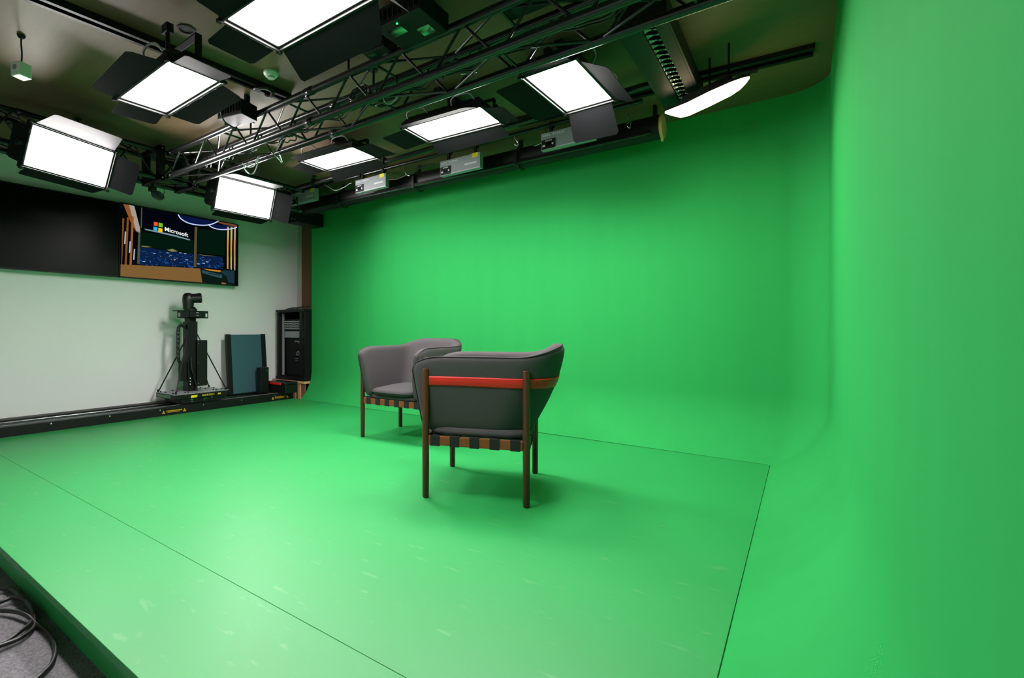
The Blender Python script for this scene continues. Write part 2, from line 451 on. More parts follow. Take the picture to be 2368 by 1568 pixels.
# ---------------------------------------------------------------- studio panel lights
def panel_light(label, center, xa, n, w_, h_, doors, yoke=None, name='panel_light', handles=True, clamp=None):
    n = Vector(n).normalized(); xa = Vector(xa); xa = (xa - n * xa.dot(n)).normalized(); za = -n; ya = za.cross(xa)
    R = Matrix((xa, ya, za)).transposed().to_4x4()
    Mw = Matrix.Translation(center) @ R
    t = thing(name, label, 'studio light', group='white panel lights on the ceiling grid')
    t.matrix_basis = Mw
    Mi = Mw.inverted()
    a, b = w_ / 2, h_ / 2
    # housing with sloped back
    mb = MB(); e = .028
    prof = [(e, -.004), (e, .030), (e - .008, .036), (-.01, .075), (-.03, .085)]
    rows = [[(-a - q, -b - q, z), (a + q, -b - q, z), (a + q, b + q, z), (-a - q, b + q, z)] for q, z in prof]
    mb.grid(rows, closed_u=True); k = len(prof) - 1; mb.f.append((4 * k, 4 * k + 1, 4 * k + 2, 4 * k + 3)); mb.m.append(0)
    mb.grid([rows[0], [(-a, -b, -.004), (a, -b, -.004), (a, b, -.004), (-a, b, -.004)], [(-a, -b, .004), (a, -b, .004), (a, b, .004), (-a, b, .004)]], closed_u=True)
    for i in range(7): x = -a * .8 + a * 1.6 * i / 6; mb.box((x - .004, -b * .7, .084), (x + .004, b * .7, .100))
    mb.build('housing', M['satin'], t, bevel=.003)
    MB().add([(-a, -b, .002), (a, -b, .002), (a, b, .002), (-a, b, .002)], [(0, 1, 2, 3)]).box((-a, -b, .0021), (a, b, .0035)).build('diffuser', M['panel_light'], t)
    # accessory frame
    mb = MB(); f0 = .012; f1 = .024
    for x0, y0, x1, y1 in ((-a - f1, -b - f1, a + f1, -b - f0), (-a - f1, b + f0, a + f1, b + f1), (-a - f1, -b - f1, -a - f0, b + f1), (a + f0, -b - f1, a + f1, b + f1)):
        mb.box((x0, y0, -.016), (x1, y1, -.004))
    for sx in (-1, 1):
        for sy in (-1, 1): mb.cbox((sx * (a + f1), sy * (b + f1), -.012), (.022, .022, .016))
    mb.build('door_frame', M['satin'], t, bevel=.002)
    g = .022
    edges = {'+y': (Vector((a, b + g, -.012)), Vector((-a, b + g, -.012)), Vector((0, 1, 0))),
             '-y': (Vector((-a, -b - g, -.012)), Vector((a, -b - g, -.012)), Vector((0, -1, 0))),
             '+x': (Vector((a + g, -b, -.012)), Vector((a + g, b, -.012)), Vector((1, 0, 0))),
             '-x': (Vector((-a - g, b, -.012)), Vector((-a - g, -b, -.012)), Vector((-1, 0, 0)))}
    for k, (A, B, out) in edges.items():
        spec = doors.get(k, (20, .16, .02))
        if spec is None: continue
        al = math.radians(spec[0]); dv = out * math.cos(al) + Vector((0, 0, -1)) * math.sin(al)
        e_ = (B - A).normalized(); nn = dv.cross(e_).normalized()
        if isinstance(spec[1], tuple):
            wn = Mw.to_3x3() @ nn; q = []
            for px_ in (spec[1], spec[2]):
                q.append(Mi @ onplane(px_[0], px_[1], Mw @ A, wn))
            PA, PB = q
            if (PA - A).length > (PB - A).length: PA, PB = PB, PA
        else:
            d, kk = spec[1], spec[2]; PA = A + dv * d + e_ * kk; PB = B + dv * d - e_ * kk
        mb = MB(); A2 = A + e_ * .006; B2 = B - e_ * .006
        c = .02
        u1 = (PB - PA).normalized()
        P1 = PA + (A2 - PA).normalized() * c; P2 = PA + u1 * c * .8; P3 = PB - u1 * c * .8; P4 = PB + (B2 - PB).normalized() * c
        mb.plate([A2, P1, P2, P3, P4, B2], nn, .0025)
        dob = mb.build('barn_door', M['door_blk'], t)
        mb = MB(); L = (B - A).length
        for q in range(3 if L < .4 else 4):
            f = (q + .5) / (3 if L < .4 else 4); p = A + (B - A) * f
            mb.cyl(p - e_ * .011, p + e_ * .011, .005, 8); mb.tube([p, p + dv * .016], .0035, 6)
        mb.build('hinge', M['satin'], dob)
    if handles:
        for sx in (-1, 1):
            mb = MB(); xs = sx * a * .62
            mb.tube(spline([(xs - .09, -b - .02, .05), (xs - .07, -b - .05, .082), (xs, -b - .06, .09), (xs + .07, -b - .05, .082), (xs + .09, -b - .02, .05)], 5), .006, 8)
            mb.build('handle', M['grey_metal'], t, smooth=True)
    if yoke:
        hgt, cx_ = yoke     # yoke height behind the panel
        mb = MB()
        for s in (-1, 1):
            mb.box((s * (a + .036) - .004, -.018, .005), (s * (a + .036) + .004, .018, hgt))
            mb.lathe([(.028, 0), (.028, .02), (.01, .026)], (s * (a + .04), 0, .03), (s, 0, 0), 16)
        mb.box((-a - .04, -.018, hgt - .008), (a + .04, .018, hgt))
        y = mb.build('yoke', M['satin'], t, bevel=.002)
        mb = MB(); mb.cyl((0, 0, hgt - .005), (0, 0, hgt + cx_), .012, 12); mb.box((-.03, -.02, hgt + cx_ - .05), (.03, .02, hgt + cx_)); mb.cyl((.03, 0, hgt + cx_ - .025), (.06, 0, hgt + cx_ - .025), .006, 8)
        mb.build('clamp', M['satin'], t, bevel=.002)
    return t
D = (0, 0, -1)

XA = (1, 0, 0)
GRP = None
panel_light('white panel light with four open doors under the long black ceiling track', (-2.805, 1.352, 2.29), (1, -.03, 0), D, .62, .255,
    {'-y': (0, (209, 203), (292, 116)), '+x': (15, (430, 126), (538, 176)), '+y': (0, (560, 227), (458, 288)), '-x': (0, (360, 288), (256, 260))}, (.18, .18))
panel_light('largest white panel light, cut off by the top edge of the photo', (-1.654, 1.335, 2.29), XA, D, .62, .262,
    {'+y': (15, (885, 98), (700, 190)), '-x': (0, (584, 149), (476, 96)), '-y': (0, .15, .03), '+x': (42, .24, .02)}, (.18, .20))
panel_light('white panel light furthest left, tilted towards the room, lit flap on top', (-4.531, 1.438, 2.289), (-.278, .961, 0), (.896, .259, -.36), .62, .292,
    {'-y': (73, (128.4, 263.3), (284, 320)), '+x': (25, (325, 382.4), (305.7, 453.4)), '+y': (-60, .12, .02), '-x': (-62, .11, .02)}, (.13, .06), handles=False)
panel_light('tilted white panel light just above the right edge of the lit screen', (-4.556, 2.996, 2.298), (.028, 1, 0), (.949, -.027, -.315), .62, .30,
    {'-y': (76, .20, .03), '+x': (25, (678, 454), (665.5, 519)), '+y': (-60, .12, .02), '-x': (-62, .11, .02)}, (.13, .06), handles=False)
panel_light('smallest looking white panel light, facing down behind the left part of the truss', (-3.37, 3.181, 2.515), (1, .045, 0), D, .62, .318,
    {'+y': (15, (772, 420), (894, 384)), '+x': (0, (858, 332), (917, 357)), '-y': (5, .16, .03), '-x': (5, .16, .03)}, (.105, .045))
panel_light('middle white panel light behind the truss, two curved grey handles on its near side', (-2.08, 3.118, 2.483), (1, .05, 0), D, .62, .318,
    {'+y': (25, (1014, 360), (1180, 314)), '-x': (0, (883, 319), (939, 346)), '-y': (18, .15, .03), '+x': (10, .15, .02)}, (.105, .075))
panel_light('white panel light turned lengthwise at the right, half under the truss', (-1.164, 3.085, 2.474), (.03, 1, 0), D, .62, .305,
    {'+x': (40, (1327.6, 331.6), (1432, 309)), '-y': (22, (1406, 155), (1466.6, 235)), '+y': (0, .20, .02), '-x': (8, .14, .02)}, (.105, .085))

# ---------------------------------------------------------------- rails, pipes and truss
def track(label, a, b, wd, hg, cat='ceiling track'):
    a = Vector(a); b = Vector(b); mb = MB(); d = (b - a).normalized(); s = d.cross(Vector((0, 0, 1)))
    h = wd / 2; prof = [(-h, 0), (h, 0), (h, -hg), (h * .45, -hg), (h * .45, -hg + .008), (h - .006, -hg + .008), (h - .006, -.008), (-h + .006, -.008), (-h + .006, -hg + .008), (-h * .45, -hg + .008), (-h * .45, -hg), (-h, -hg)]
    rows = [[p + s * x + Vector((0, 0, z)) for x, z in prof] for p in (a, b)]
    mb.grid(rows, closed_u=True)
    k = len(prof)
    for o in (0, k):
        for q in ((0, 1, 6, 7), (1, 2, 5, 6), (2, 3, 4, 5), (11, 0, 7, 8), (8, 9, 10, 11)): mb.f.append(tuple(i + o for i in q)); mb.m.append(0)
    t = tag(mb.build('ceiling_track', M['satin']), label, cat)
    return t
track('long black ceiling track running from the top left corner over the left panel light', (-3.22, -.3, CEIL - .001), (-3.03, 2.35, CEIL - .001), .085, .04)
track('short black ceiling track above the largest panel light at the top edge', (-1.654, .3, CEIL - .001), (-1.654, 1.62, CEIL - .001), .06, .02)
track('black ceiling track at the right whose end stops near the rounded green corner', (-1.9, 3.80, CEIL - .001), (.052, 3.93, CEIL - .001), .125, .03)

def truss(label, name, p0, p1, wdir, width, zb, zt, r=.0245, bay=.42, rb=.008, phase=0):
    p0 = Vector(p0); p1 = Vector(p1); L = (p1 - p0).length; d = (p1 - p0).normalized(); wv = Vector(wdir)
    t = thing(name, label, 'truss', ((p0 + p1) / 2).to_tuple())
    o = Vector(t.location)
    def P(s, side, z): q = p0 + d * s + wv * (width * side); return Vector((q.x - o.x, q.y - o.y, z - o.z))
    for side in (0, 1):
        for z in (zb, zt):
            MB().cyl(P(0, side, z), P(L, side, z), r, 16).build('chord', M['truss'], t, smooth='auto')
    nb = int(L / bay); bay = L / nb
    mb = MB()
    for side in (0, 1):
        for i in range(nb):
            s0 = i * bay; m = s0 + bay * .5
            mb.cyl(P(s0 + .03, side, zb), P(m, side, zt), rb, 8); mb.cyl(P(m, side, zt), P(s0 + bay - .03, side, zb), rb, 8)
    for z in (zb, zt):
        for i in range(nb):
            s0 = i * bay
            if (i % 2) == 0: mb.cyl(P(s0, 0, z), P(s0 + bay, 1, z), rb, 8)
            else: mb.cyl(P(s0, 1, z), P(s0 + bay, 0, z), rb, 8)
            if i % 2 == 0: mb.cyl(P(s0, 0, z), P(s0, 1, z), rb, 8)
    mb.build('bracing', M['truss'], t)
    mb = MB()
    for s in (0.04, L * .42, L - .04):
        for side in (0, 1):
            for z in (zb, zt): mb.cyl(P(s - .035, side, z), P(s + .035, side, z), r + .004, 16)
    mb.build('coupler', M['truss'], t, smooth='auto')
    mb = MB()
    for s in (L * .2, L * .5, L * .8):
        for side in (0, 1): mb.cyl(P(s, side, zt), P(s, side, CEIL - .001), .008, 8); q = P(s, side, CEIL - .001); mb.cyl(q - Vector((0, 0, .006)), q, .03, 12)
    mb.build('ceiling_hanger', M['satin'], t)
    return t
truss('long black box truss crossing the ceiling from the left corner to the top edge', 'truss', (-4.62, 2.24, 2.36), (.06, 2.235, 2.36), (0, 1, 0), .232, 2.36, 2.568)
WT = truss('dark box truss running along the wall of screens, half in shade', 'truss', (-4.74, -.8, 2.36), (-4.74, 3.9, 2.36), (-1, 0, 0), .26, 2.36, 2.61, r=.022)
# corner block where the trusses meet
mb = MB()
for x in (-4.70, -4.99):
    for y in (2.20, 2.51): mb.box((x - .03 + .0, y - .03, 2.325), (x + .03, y + .03, 2.645))
for z in (2.33, 2.60):
    mb.box((-5.02, 2.17, z), (-4.67, 2.23, z + .045)); mb.box((-5.02, 2.48, z), (-4.67, 2.54, z + .045))
mb.build('corner_block', M['satin'], WT, bevel=.004, world=True)
mb = MB()
for x in (-4.665,):
    for y in (2.2, 2.51):
        for z in (2.35, 2.62): mb.lathe([(.009, 0), (.009, .008), (.003, .011)], (x, y, z), (1, 0, 0), 10)
mb.build('bolt', M['steel'], WT, world=True)

def pipe(label, a, b, r=.024, hang=()):
    a = Vector(a); b = Vector(b)
    t = thing('lighting_pipe', label, 'pipe', a.to_tuple())
    MB().cyl((0, 0, 0), b - a, r, 16).build('tube', M['truss'], t, smooth='auto')
    mb = MB()
    for f in hang:
        p = (b - a) * f; top = Vector((p.x, p.y, CEIL - a.z - .001)); mb.cyl(p, top, .007, 8); mb.cyl(top - Vector((0, 0, .006)), top, .028, 12); mb.cbox(p + Vector((0, 0, .01)), (.03, .064, .07))
    mb.build('hanger', M['satin'], t)
    return t
pipe('black lighting pipe behind the three downward panel lights', (-4.70, 3.77, 2.61), (-.80, 3.64, 2.61), hang=(.08, .36, .64, .93))
pipe('thin black pipe carrying the row of grey power boxes', (-5.3, 3.99, 2.655), (-.95, 3.97, 2.655), .017, hang=(.06, .33, .6, .9))
# cross bars holding lights 5-7 from the pipe to the ceiling
for k, (x, y, z) in enumerate([(-3.37, 3.181, 2.665), (-2.08, 3.118, 2.663), (-1.164, 3.085, 2.664)]):
    mb = MB(); mb.box((x - .025, y - .20, z), (x + .025, y + .22, z + .024))
    tag(mb.build('mounting_bar', M['satin']), ['black mounting bar above the smallest looking panel light', 'black mounting bar above the middle panel light with two handles', 'black mounting bar above the lengthwise panel light'][k], 'mounting bar', 'mounting bars of the panel lights')

# ---------------------------------------------------------------- roll above the green wall
XE = -.872; XL = -5.12; YR = 4.205; ZR = 2.517; RR = .091
t = thing('fabric_roll', 'long black fabric roll with a pale wooden end disc above the green wall', 'fabric roll', (XL, YR, ZR))
L = XE - XL
mb = MB(); prof = []
for k in range(36):
    a = 2 * PI * k / 36; r = RR * (1 + (.035 if 3.6 < a < 5.4 and k % 3 == 0 else 0)); prof.append((r * math.cos(a), r * math.sin(a)))
mb.grid([[(x, p[0], p[1]) for p in prof] for x in [L * i / 30 for i in range(31)]], closed_u=True)
mb.f.append(tuple(range(36))); mb.m.append(0)
mb.build('rolled_fabric', M['satin'], t, smooth='auto')
mb = MB(); mb.box((0, -.115, -.075), (L - .05, -.085, -.045)); mb.build('weight_bar', M['truss'], t, bevel=.003)
mb = MB(); mb.lathe([(.001, 0), (RR * .98, 0), (RR, .004), (RR, .018), (RR * .97, .022), (.001, .022)], (L, 0, 0), (1, 0, 0), 40)
mb.box((L + .002, -.012, -RR - .022), (L + .018, .012, -RR + .01))
mb.build('end_disc', M['pine'], t, smooth='auto')
for u in (795, 970, 1205):
    x = ony(u, 440 - (u - 795) * .22, YR)[0] - XL
    mb = MB(); pts = [(x, (RR + .012) * math.cos(a), (RR + .012) * math.sin(a)) for a in [2 * PI * i / 28 for i in range(28)]]
    mb.tube(pts, .006, 6, closed=True); mb.box((x - .02, -.006, RR + .008), (x + .02, .006, CEIL - ZR - .001)); mb.box((x - .012, -.118, -.09), (x + .012, -.10, .03))
    mb.build('strap', M['rubber'], t)
for x in (.02, L - .03):
    MB().box((x - .02, -.03, RR - .002), (x + .0, .03, CEIL - ZR - .001)).build('bracket', M['satin'], t)
# bracket housing at the far end of the roll
t = thing('motor_housing', 'black motor housing at the far end of the fabric roll, above the brown board', 'motor housing', (-5.25, 4.2, 2.33))
mb = MB(); mb.box((-.06, -.09, 0), (.125, .36, .17)); mb.build('body', M['satin'], t, bevel=.006)
mb = MB(); mb.box((.0, -.03, .17), (.06, .03, CEIL - 2.331)); mb.build('bracket', M['satin'], t)
mb = MB()
for y, z in ((-.093, .05), (-.093, .12)): mb.lathe([(.008, 0), (.008, .005), (.003, .008)], (.03, y + .003, z), (0, -1, 0), 10)
mb.lathe([(.008, 0), (.008, .005), (.003, .008)], (.09, -.09, .035), (0, -1, 0), 10)
mb.build('bolt', M['steel'], t)

# ---------------------------------------------------------------- grey power boxes
PSU_L = ['brightest grey power box, furthest left of the row, yellow sticker on its corner', 'grey power box with a yellow sticker, second from the left above the roll',
         'grey power box with a yellow sticker under the middle panel light', 'grey power box at the right, half hidden by the door of the lengthwise panel light']
def psu(k, cx, zc, y=3.93):
    t = thing('power_box', PSU_L[k], 'power supply', (cx, y, zc), 0, 'grey power boxes above the fabric roll')
    W2, H2 = .222, .070
    mb = MB(); mb.box((-W2, 0, -H2), (W2, .055, H2))
    for i in range(9): x = .03 + i * .018; mb.box((x, .002, H2), (x + .006, .05, H2 + .006))
    mb.build('case', M['grey_metal'], t, bevel=.003)
    mb = MB(); mb.box((-W2 + .006, -.004, -H2 + .006), (-W2 + .125, .001, .012)); mb.build('control_panel', M['satin'], t, bevel=.001)
    mb = MB(); mb.box((-W2 + .045, -.006, -.042), (-W2 + .088, -.0035, -.018)); mb.build('display', M['dark_print'], t)
    mb = MB()
    for i in range(4): mb.box((-W2 + .040 + i * .015, -.006, -.004), (-W2 + .050 + i * .015, -.0035, .004))
    mb.box((-W2 + .015, -.006, -.045), (-W2 + .038, -.0035, -.030)); mb.lathe([(.008, 0), (.008, .004), (.002, .005)], (-W2 + .103, -.003, -.03), (0, -1, 0), 12)
    mb.build('button', M['white_plastic'], t)
    mb = MB()
    for i in range(11):
        if i in (4,): continue
        mb.box((-W2 + .018 + i * .017, -.002, .040), (-W2 + .029 + i * .017, .0005, .052 + (i % 3) * .002))
    mb.box((.055, -.002, -.018), (.185, .0005, -.004)); mb.box((.06, -.002, -.022), (.18, .0005, -.020))
    mb.box((-W2 + .01, -.002, -.064), (W2 - .01, .0005, -.060))
    mb.build('print', M['white_print'], t)
    if k < 3: MB().box((W2 - .085, -.003, .035), (W2 - .02, .0005, H2 + .003)).build('yellow_sticker', M['yellow'], t)
    mb = MB()
    for sx in (-.15, .15): mb.box((sx - .012, .03, H2), (sx + .012, .055, 2.655 - zc + .0)); mb.box((sx - .016, .035, 2.63 - zc), (sx + .016, .075, 2.682 - zc))
    mb.build('hook', M['satin'], t)
for k, (u0, v0, u1, v1) in enumerate([(676, 450, 725, 466), (820, 434, 892, 416), (1015, 390, 1110, 368), (1270, 326, 1352, 306)]):
    cu_, cv = (u0 + u1) / 2, {0: 455, 1: 424.5, 2: 380.5, 3: 315}[k]
    p = ony(cu_, cv, 3.93); psu(k, p.x, p.z)
# safety cables and loops hanging by the roll
def cable(label, pts, r=.005, m='rubber', closed=False, name='cable', group=None, cat='cable', n=8):
    o = MB().tube(spline(pts, 8, closed), r, n, closed=closed).build(name, M[m], smooth=True)
    return tag(o, label, cat, group)
cable('thin cable running into the second grey power box from the left', [(-4.45, 3.97, 2.655), (-4.35, 3.95, 2.60), (-4.22, 3.93, 2.535), (-4.08, 3.93, 2.545), (-4.0, 3.94, 2.575), (-3.97, 3.945, 2.575)], .005, 'grey_metal')
cable('thin cable sagging between the second and third grey power boxes', [(-3.50, 3.96, 2.53), (-3.3, 3.94, 2.50), (-3.1, 3.93, 2.53), (-2.95, 3.94, 2.56), (-2.84, 3.95, 2.56)], .0045)
cable('small steel safety loop in the gap left of the lengthwise light door', [(-2.0, 3.97, 2.64), (-1.985, 3.95, 2.57), (-1.97, 3.95, 2.545), (-1.95, 3.95, 2.56), (-1.975, 3.95, 2.60), (-2.0, 3.97, 2.645)], .004, 'steel')
cable('thin safety cord with a hook between the second and third power boxes', [(-3.25, 3.97, 2.65), (-3.22, 3.94, 2.58), (-3.18, 3.94, 2.52), (-3.14, 3.94, 2.50)], .004, 'steel')
cable('thin cord dangling right of the lengthwise light door', [ony(1452, 262, 3.97), ony(1455, 280, 3.96), ony(1450, 288, 3.95), ony(1456, 296, 3.95), ony(1459, 282, 3.955)], .004, 'steel')
cable('cord beside the grey power box at the right', [(-1.72, 3.98, 2.645), (-1.70, 3.95, 2.56), (-1.74, 3.94, 2.51), (-1.80, 3.94, 2.50)], .004, 'steel')
yb = 2.47
cable('longer of two pale cables looping under the left part of the truss', [onz(597, 375, 2.355), onz(565, 383, 2.29), onz(577, 402, 2.28), onz(590, 395, 2.29), onz(600, 360, 2.345)], .005, 'grey_metal')
cable('shorter of two pale cables looping under the left part of the truss', [onz(560, 377, 2.35), onz(573, 386, 2.31), onz(588, 383, 2.31), onz(597, 362, 2.345)], .005, 'grey_metal')
cable('steel safety cable with an eyelet hanging from the truss above the smallest light', [onz(628, 352, 2.36), onz(640, 363, 2.33), onz(648, 372, 2.31), onz(652, 376, 2.305), onz(649, 366, 2.32), onz(644, 350, 2.35)], .004, 'steel')
cable('pale cable drooping in the middle of the truss', [onz(885, 226, 2.36), onz(893, 238, 2.33), onz(905, 239, 2.33), onz(920, 222, 2.36)], .005, 'grey_metal')
cable('black cable curving from the equipment down to the truss', [(-3.40, 2.03, 2.60), onz(512, 245, 2.5), onz(511, 262, 2.47), onz(520, 282, 2.46), onz(540, 295, 2.45), onz(560, 302, 2.44)], .006)
cable('thick black cable looped over the end of the ceiling track', [(-3.03, 2.10, 2.645), onz(590, 205, 2.62), onz(615, 203, 2.61), onz(630, 212, 2.61), onz(628, 222, 2.62), onz(615, 219, 2.635), (-3.04, 2.22, 2.645)], .014)

# black dimmer boxes above the truss
def gear(label, c, d, rz, name='control_box', leds=(), extra=True, ceil=True):
    t = thing(name, label, 'control box', c, rz)
    x, y, z = d
    mb = MB(); mb.cbox((0, 0, 0), d)
    for i in range(8): q = -x * .4 + x * .8 * i / 7; mb.box((q - .004, -y / 2 - .008, -z * .3), (q + .004, -y / 2, z * .3))
    mb.build('case', M['satin'], t, bevel=.008)
    mb = MB()
    for s in (-1, 1): mb.box((s * x * .4 - .01, -.02, z / 2 - .001), (s * x * .4 + .01, .02, CEIL - c[2] - .001))
    mb.build('bracket', M['satin'], t)
    for p in leds: MB().lathe([(.006, 0), (.006, .003), (.001, .005)], p, (0, 0, -1), 12).build('indicator', M['led_green'], t)
    if extra:
        mb = MB(); mb.box((-x * .35, -y * .3, -z / 2 - .004), (-x * .05, -y * .05, -z / 2 + .001)); mb.box((x * .1, y * .0, -z / 2 - .004), (x * .36, y * .3, -z / 2 + .001))
        mb.build('cover_plate', M['mirror'], t)
    return t
gear('large black control box with a green indicator, above the middle of the truss', (-1.66, 2.10, 2.60), (.30, .26, .10), .0, leds=[(-.02, -.10, -.05)])
gear('small black control box behind the truss beside the coil of cables', (-1.98, 2.20, 2.61), (.16, .14, .08), 0.1)
gear('black projector shaped box between the left panel light and the truss', (-3.36, 2.14, 2.575), (.24, .16, .11), .2, extra=False)
gear('flat black box at the top edge, over the right part of the truss', (-1.12, 2.36, 2.62), (.22, .10, .06), 0, extra=False)
# coils of cable lying in the truss
def coil(label, c, r, k, rc, seed, tilt):
    rnd = random.Random(seed); mb = MB(); pts = []
    for i in range(k * 18):
        a = 2 * PI * i / 18; j = 1 + .12 * math.sin(i * .37 + seed); pts.append(Vector((r * j * math.cos(a), r * j * math.sin(a) * .8, rnd.uniform(-.01, .01) + .03 * math.sin(i * .11))))
    mt = Matrix.Rotation(tilt, 4, 'X')
    mb.tube([Vector(c) + mt @ p for p in pts], rc, 6)
    return tag(mb.build('cable_coil', M['rubber'], smooth=True), label, 'cable coil')
coil('tangled coil of black cables tied upright inside the truss', (-2.28, 2.34, 2.47), .075, 7, .005, 1, 1.2)
coil('loose coil of black cables lying in the truss right of the upright coil', (-2.05, 2.35, 2.40), .085, 6, .005, 4, .3)
coil('small coil of black cable lying in the left part of the truss', (-3.05, 2.36, 2.40), .08, 5, .005, 9, .25)
coil('coil of cable hung on the truss below the large control box', (-1.60, 2.36, 2.43), .07, 5, .005, 6, .5)
mb = MB(); pts = []
for i in range(80):
    f = i / 79; pts.append((-4.3 + 3.9 * f, 2.33 + .03 * math.sin(i * .9), 2.392 + .008 * math.sin(i * 1.7)))
mb.tube(pts, .006, 6); mb.tube([(x, y + .035, z + .004) for x, y, z in pts], .005, 6); mb.tube([(x, y - .03, z) for x, y, z in pts], .005, 6)
tag(mb.build('cable_bundle', M['rubber'], smooth=True), 'bundle of black cables running along inside the long truss', 'cable bundle')
# little clips and clamps
for k, (u, v, lab) in enumerate([(1085, 172, 'small tilted white tag hanging under the truss right of the middle'), (915, 222, 'small pale plate clipped between the lower tubes of the truss')]):
    p = onz(u, v, 2.41)
    t = thing('clip_plate', lab, 'clip plate', p.to_tuple(), .4)
    mb = MB(); mb.plate([(-.045, -.03, .0), (.045, -.03, .0), (.045, .03, .03), (-.045, .03, .03)], (0, -.4, 1), .012); mb.build('plate', M['mirror'], t, bevel=.002)
    MB().tube([(0, 0, .01), (0, .02, .06), (0, .03, .15)], .005, 6).build('wire', M['rubber'], t)

# ---------------------------------------------------------------- louvred fixture and warm tube light at the right
t = thing('louvre_light', 'switched off black light with a strip of bright louvres mirroring green', 'louvre light', (-.63, 3.26, 2.50))
mb = MB(); hw, hl = .105, .56
mb.box((-hw - .03, -hl, .0), (-.035, hl, .012)); mb.box((.03, -hl, .0), (hw - .02, hl, .012)); mb.box((-hw - .03, -hl, .1), (hw - .02, hl, .11))
mb.box((-hw - .04, -hl, .0), (-hw - .028, hl, .11)); mb.box((hw - .02, -hl, .0), (hw - .008, hl, .11)); mb.box((-hw - .04, -hl - .012, .0), (hw - .008, -hl, .11)); mb.box((-hw - .04, hl, .0), (hw - .008, hl + .012, .11))
for x in (-.035, .03): mb.box((x - .002, -hl, .01), (x + .002, hl, .1))
mb.build('housing', M['satin'], t, bevel=.003)
nL = 19
for i in range(nL):
    y = -hl + .03 + (2 * hl - .06) * i / (nL - 1)
    rows = []
    for q in range(7):
        z = .004 + .05 * q / 6; wd = .026 * (1 - .6 * (q / 6)) ; rows.append([(x, y + wd * (1 if x > 0 else 1) * (.3 + .7 * (abs(x) / .03) ** 2) * sg, z) for sg in (-1, 1) for x in ([-.03, -.02, -.01, 0, .01, .02, .028] if sg < 0 else [.028, .02, .01, 0, -.01, -.02, -.03])])
    m2 = MB(); m2.grid(rows, closed_u=True); m2.build('louvre', M['mirror'], t, smooth=True)
mb = MB()
for y in (-.35, .35): mb.cyl((0, y, .11), (0, y, CEIL - 2.501), .008, 8); mb.box((-.04, y - .02, .105), (.04, y + .02, .13))
mb.build('hanger', M['grey_metal'], t)
# warm lamp
P = [onz(u, v, 2.42) for u, v in [(1538, 258), (1552, 263), (1574, 268), (1592, 264), (1640, 242), (1690, 217), (1712, 202), (1725, 188), (1733, 177), (1715, 181), (1690, 190), (1640, 212), (1590, 237)]]
cen = sum(P, Vector()) / len(P)
t = thing('tube_light', 'long glowing warm white light with rounded lower edge beside the wooden end of the roll', 'tube light', cen.to_tuple())
loc = [p - cen for p in P]
mb = MB(); mb.plate(loc, (0, 0, 1), .012); mb.build('diffuser', M['warm_light'], t, smooth=False)
mb = MB(); mb.plate([p * 1.02 + Vector((0, 0, .018)) for p in loc], (0, 0, 1), .017); mb.build('reflector', M['satin'], t)
mb = MB(); mb.plate([p * .6 + Vector((0, -.02, .055)) for p in loc], (0, 0, 1), .036); mb.build('ballast', M['satin'], t)
mb = MB()
for p in (loc[4] * .4, loc[8] * .5):
    q = Vector((p.x, p.y, .05)); mb.cyl(q, (q.x, q.y, CEIL - 2.421), .006, 8)
mb.build('hanger', M['satin'], t)
mb = MB(); a = onz(1625, 186, 2.6) - cen; b_ = onz(1752, 162, 2.6) - cen
mb.tube([a, b_], .016, 8); mb.build('support_bar', M['satin'], t)

# ---------------------------------------------------------------- ceiling bits
p = onz(57, 150, 2.47)
t = thing('ceiling_sensor', 'small pale sensor cube hanging from the ceiling near the top left corner', 'sensor', (-3.66, .905, 2.48), .35)
MB().cbox((0, 0, 0), (.075, .075, .08)).build('body', M['white_plastic'], t, bevel=.006)
MB().lathe([(.016, 0), (.016, .003), (.006, .005)], (0, -.0375, .005), (0, -1, 0), 20).build('lens', M['grey_metal'], t)
MB().tube(spline([(0, 0, .038), (.004, .0, .10), (-.002, 0, .16), (0, 0, CEIL - 2.481)], 5), .005, 6).build('stem', M['rubber'], t)
MB().lathe([(.022, 0), (.018, -.012), (.008, -.02)], (0, 0, CEIL - 2.481), n=20).build('ceiling_cap', M['satin'], t)
for (x, y, lab, r) in ((-2.853, 2.071, 'round cream smoke detector on the ceiling left of the truss', .05),):
    t = thing('smoke_detector', lab, 'smoke detector', (x, y, CEIL))
    MB().lathe([(r, -.0005), (r, -.012), (r * .8, -.022), (r * .78, -.026), (.001, -.028)], n=32).build('base', M['white_plastic'], t, smooth='auto')
    MB().lathe([(r * .55, -.026), (r * .5, -.040), (.001, -.042)], n=32).build('sensor_cap', M['white_plastic'], t, smooth='auto')
t = thing('recessed_spot', 'dark round recessed spot in the plywood ceiling left of the largest light', 'recessed spot', (-2.83, 1.47, CEIL))
MB().lathe([(.05, -.0005), (.05, -.004), (.038, -.005), (.036, -.001)], n=32).build('trim_ring', M['satin'], t, smooth='auto')
MB().lathe([(.036, -.0005), (.001, -.0015)], n=32).build('baffle', M['rubber'], t)
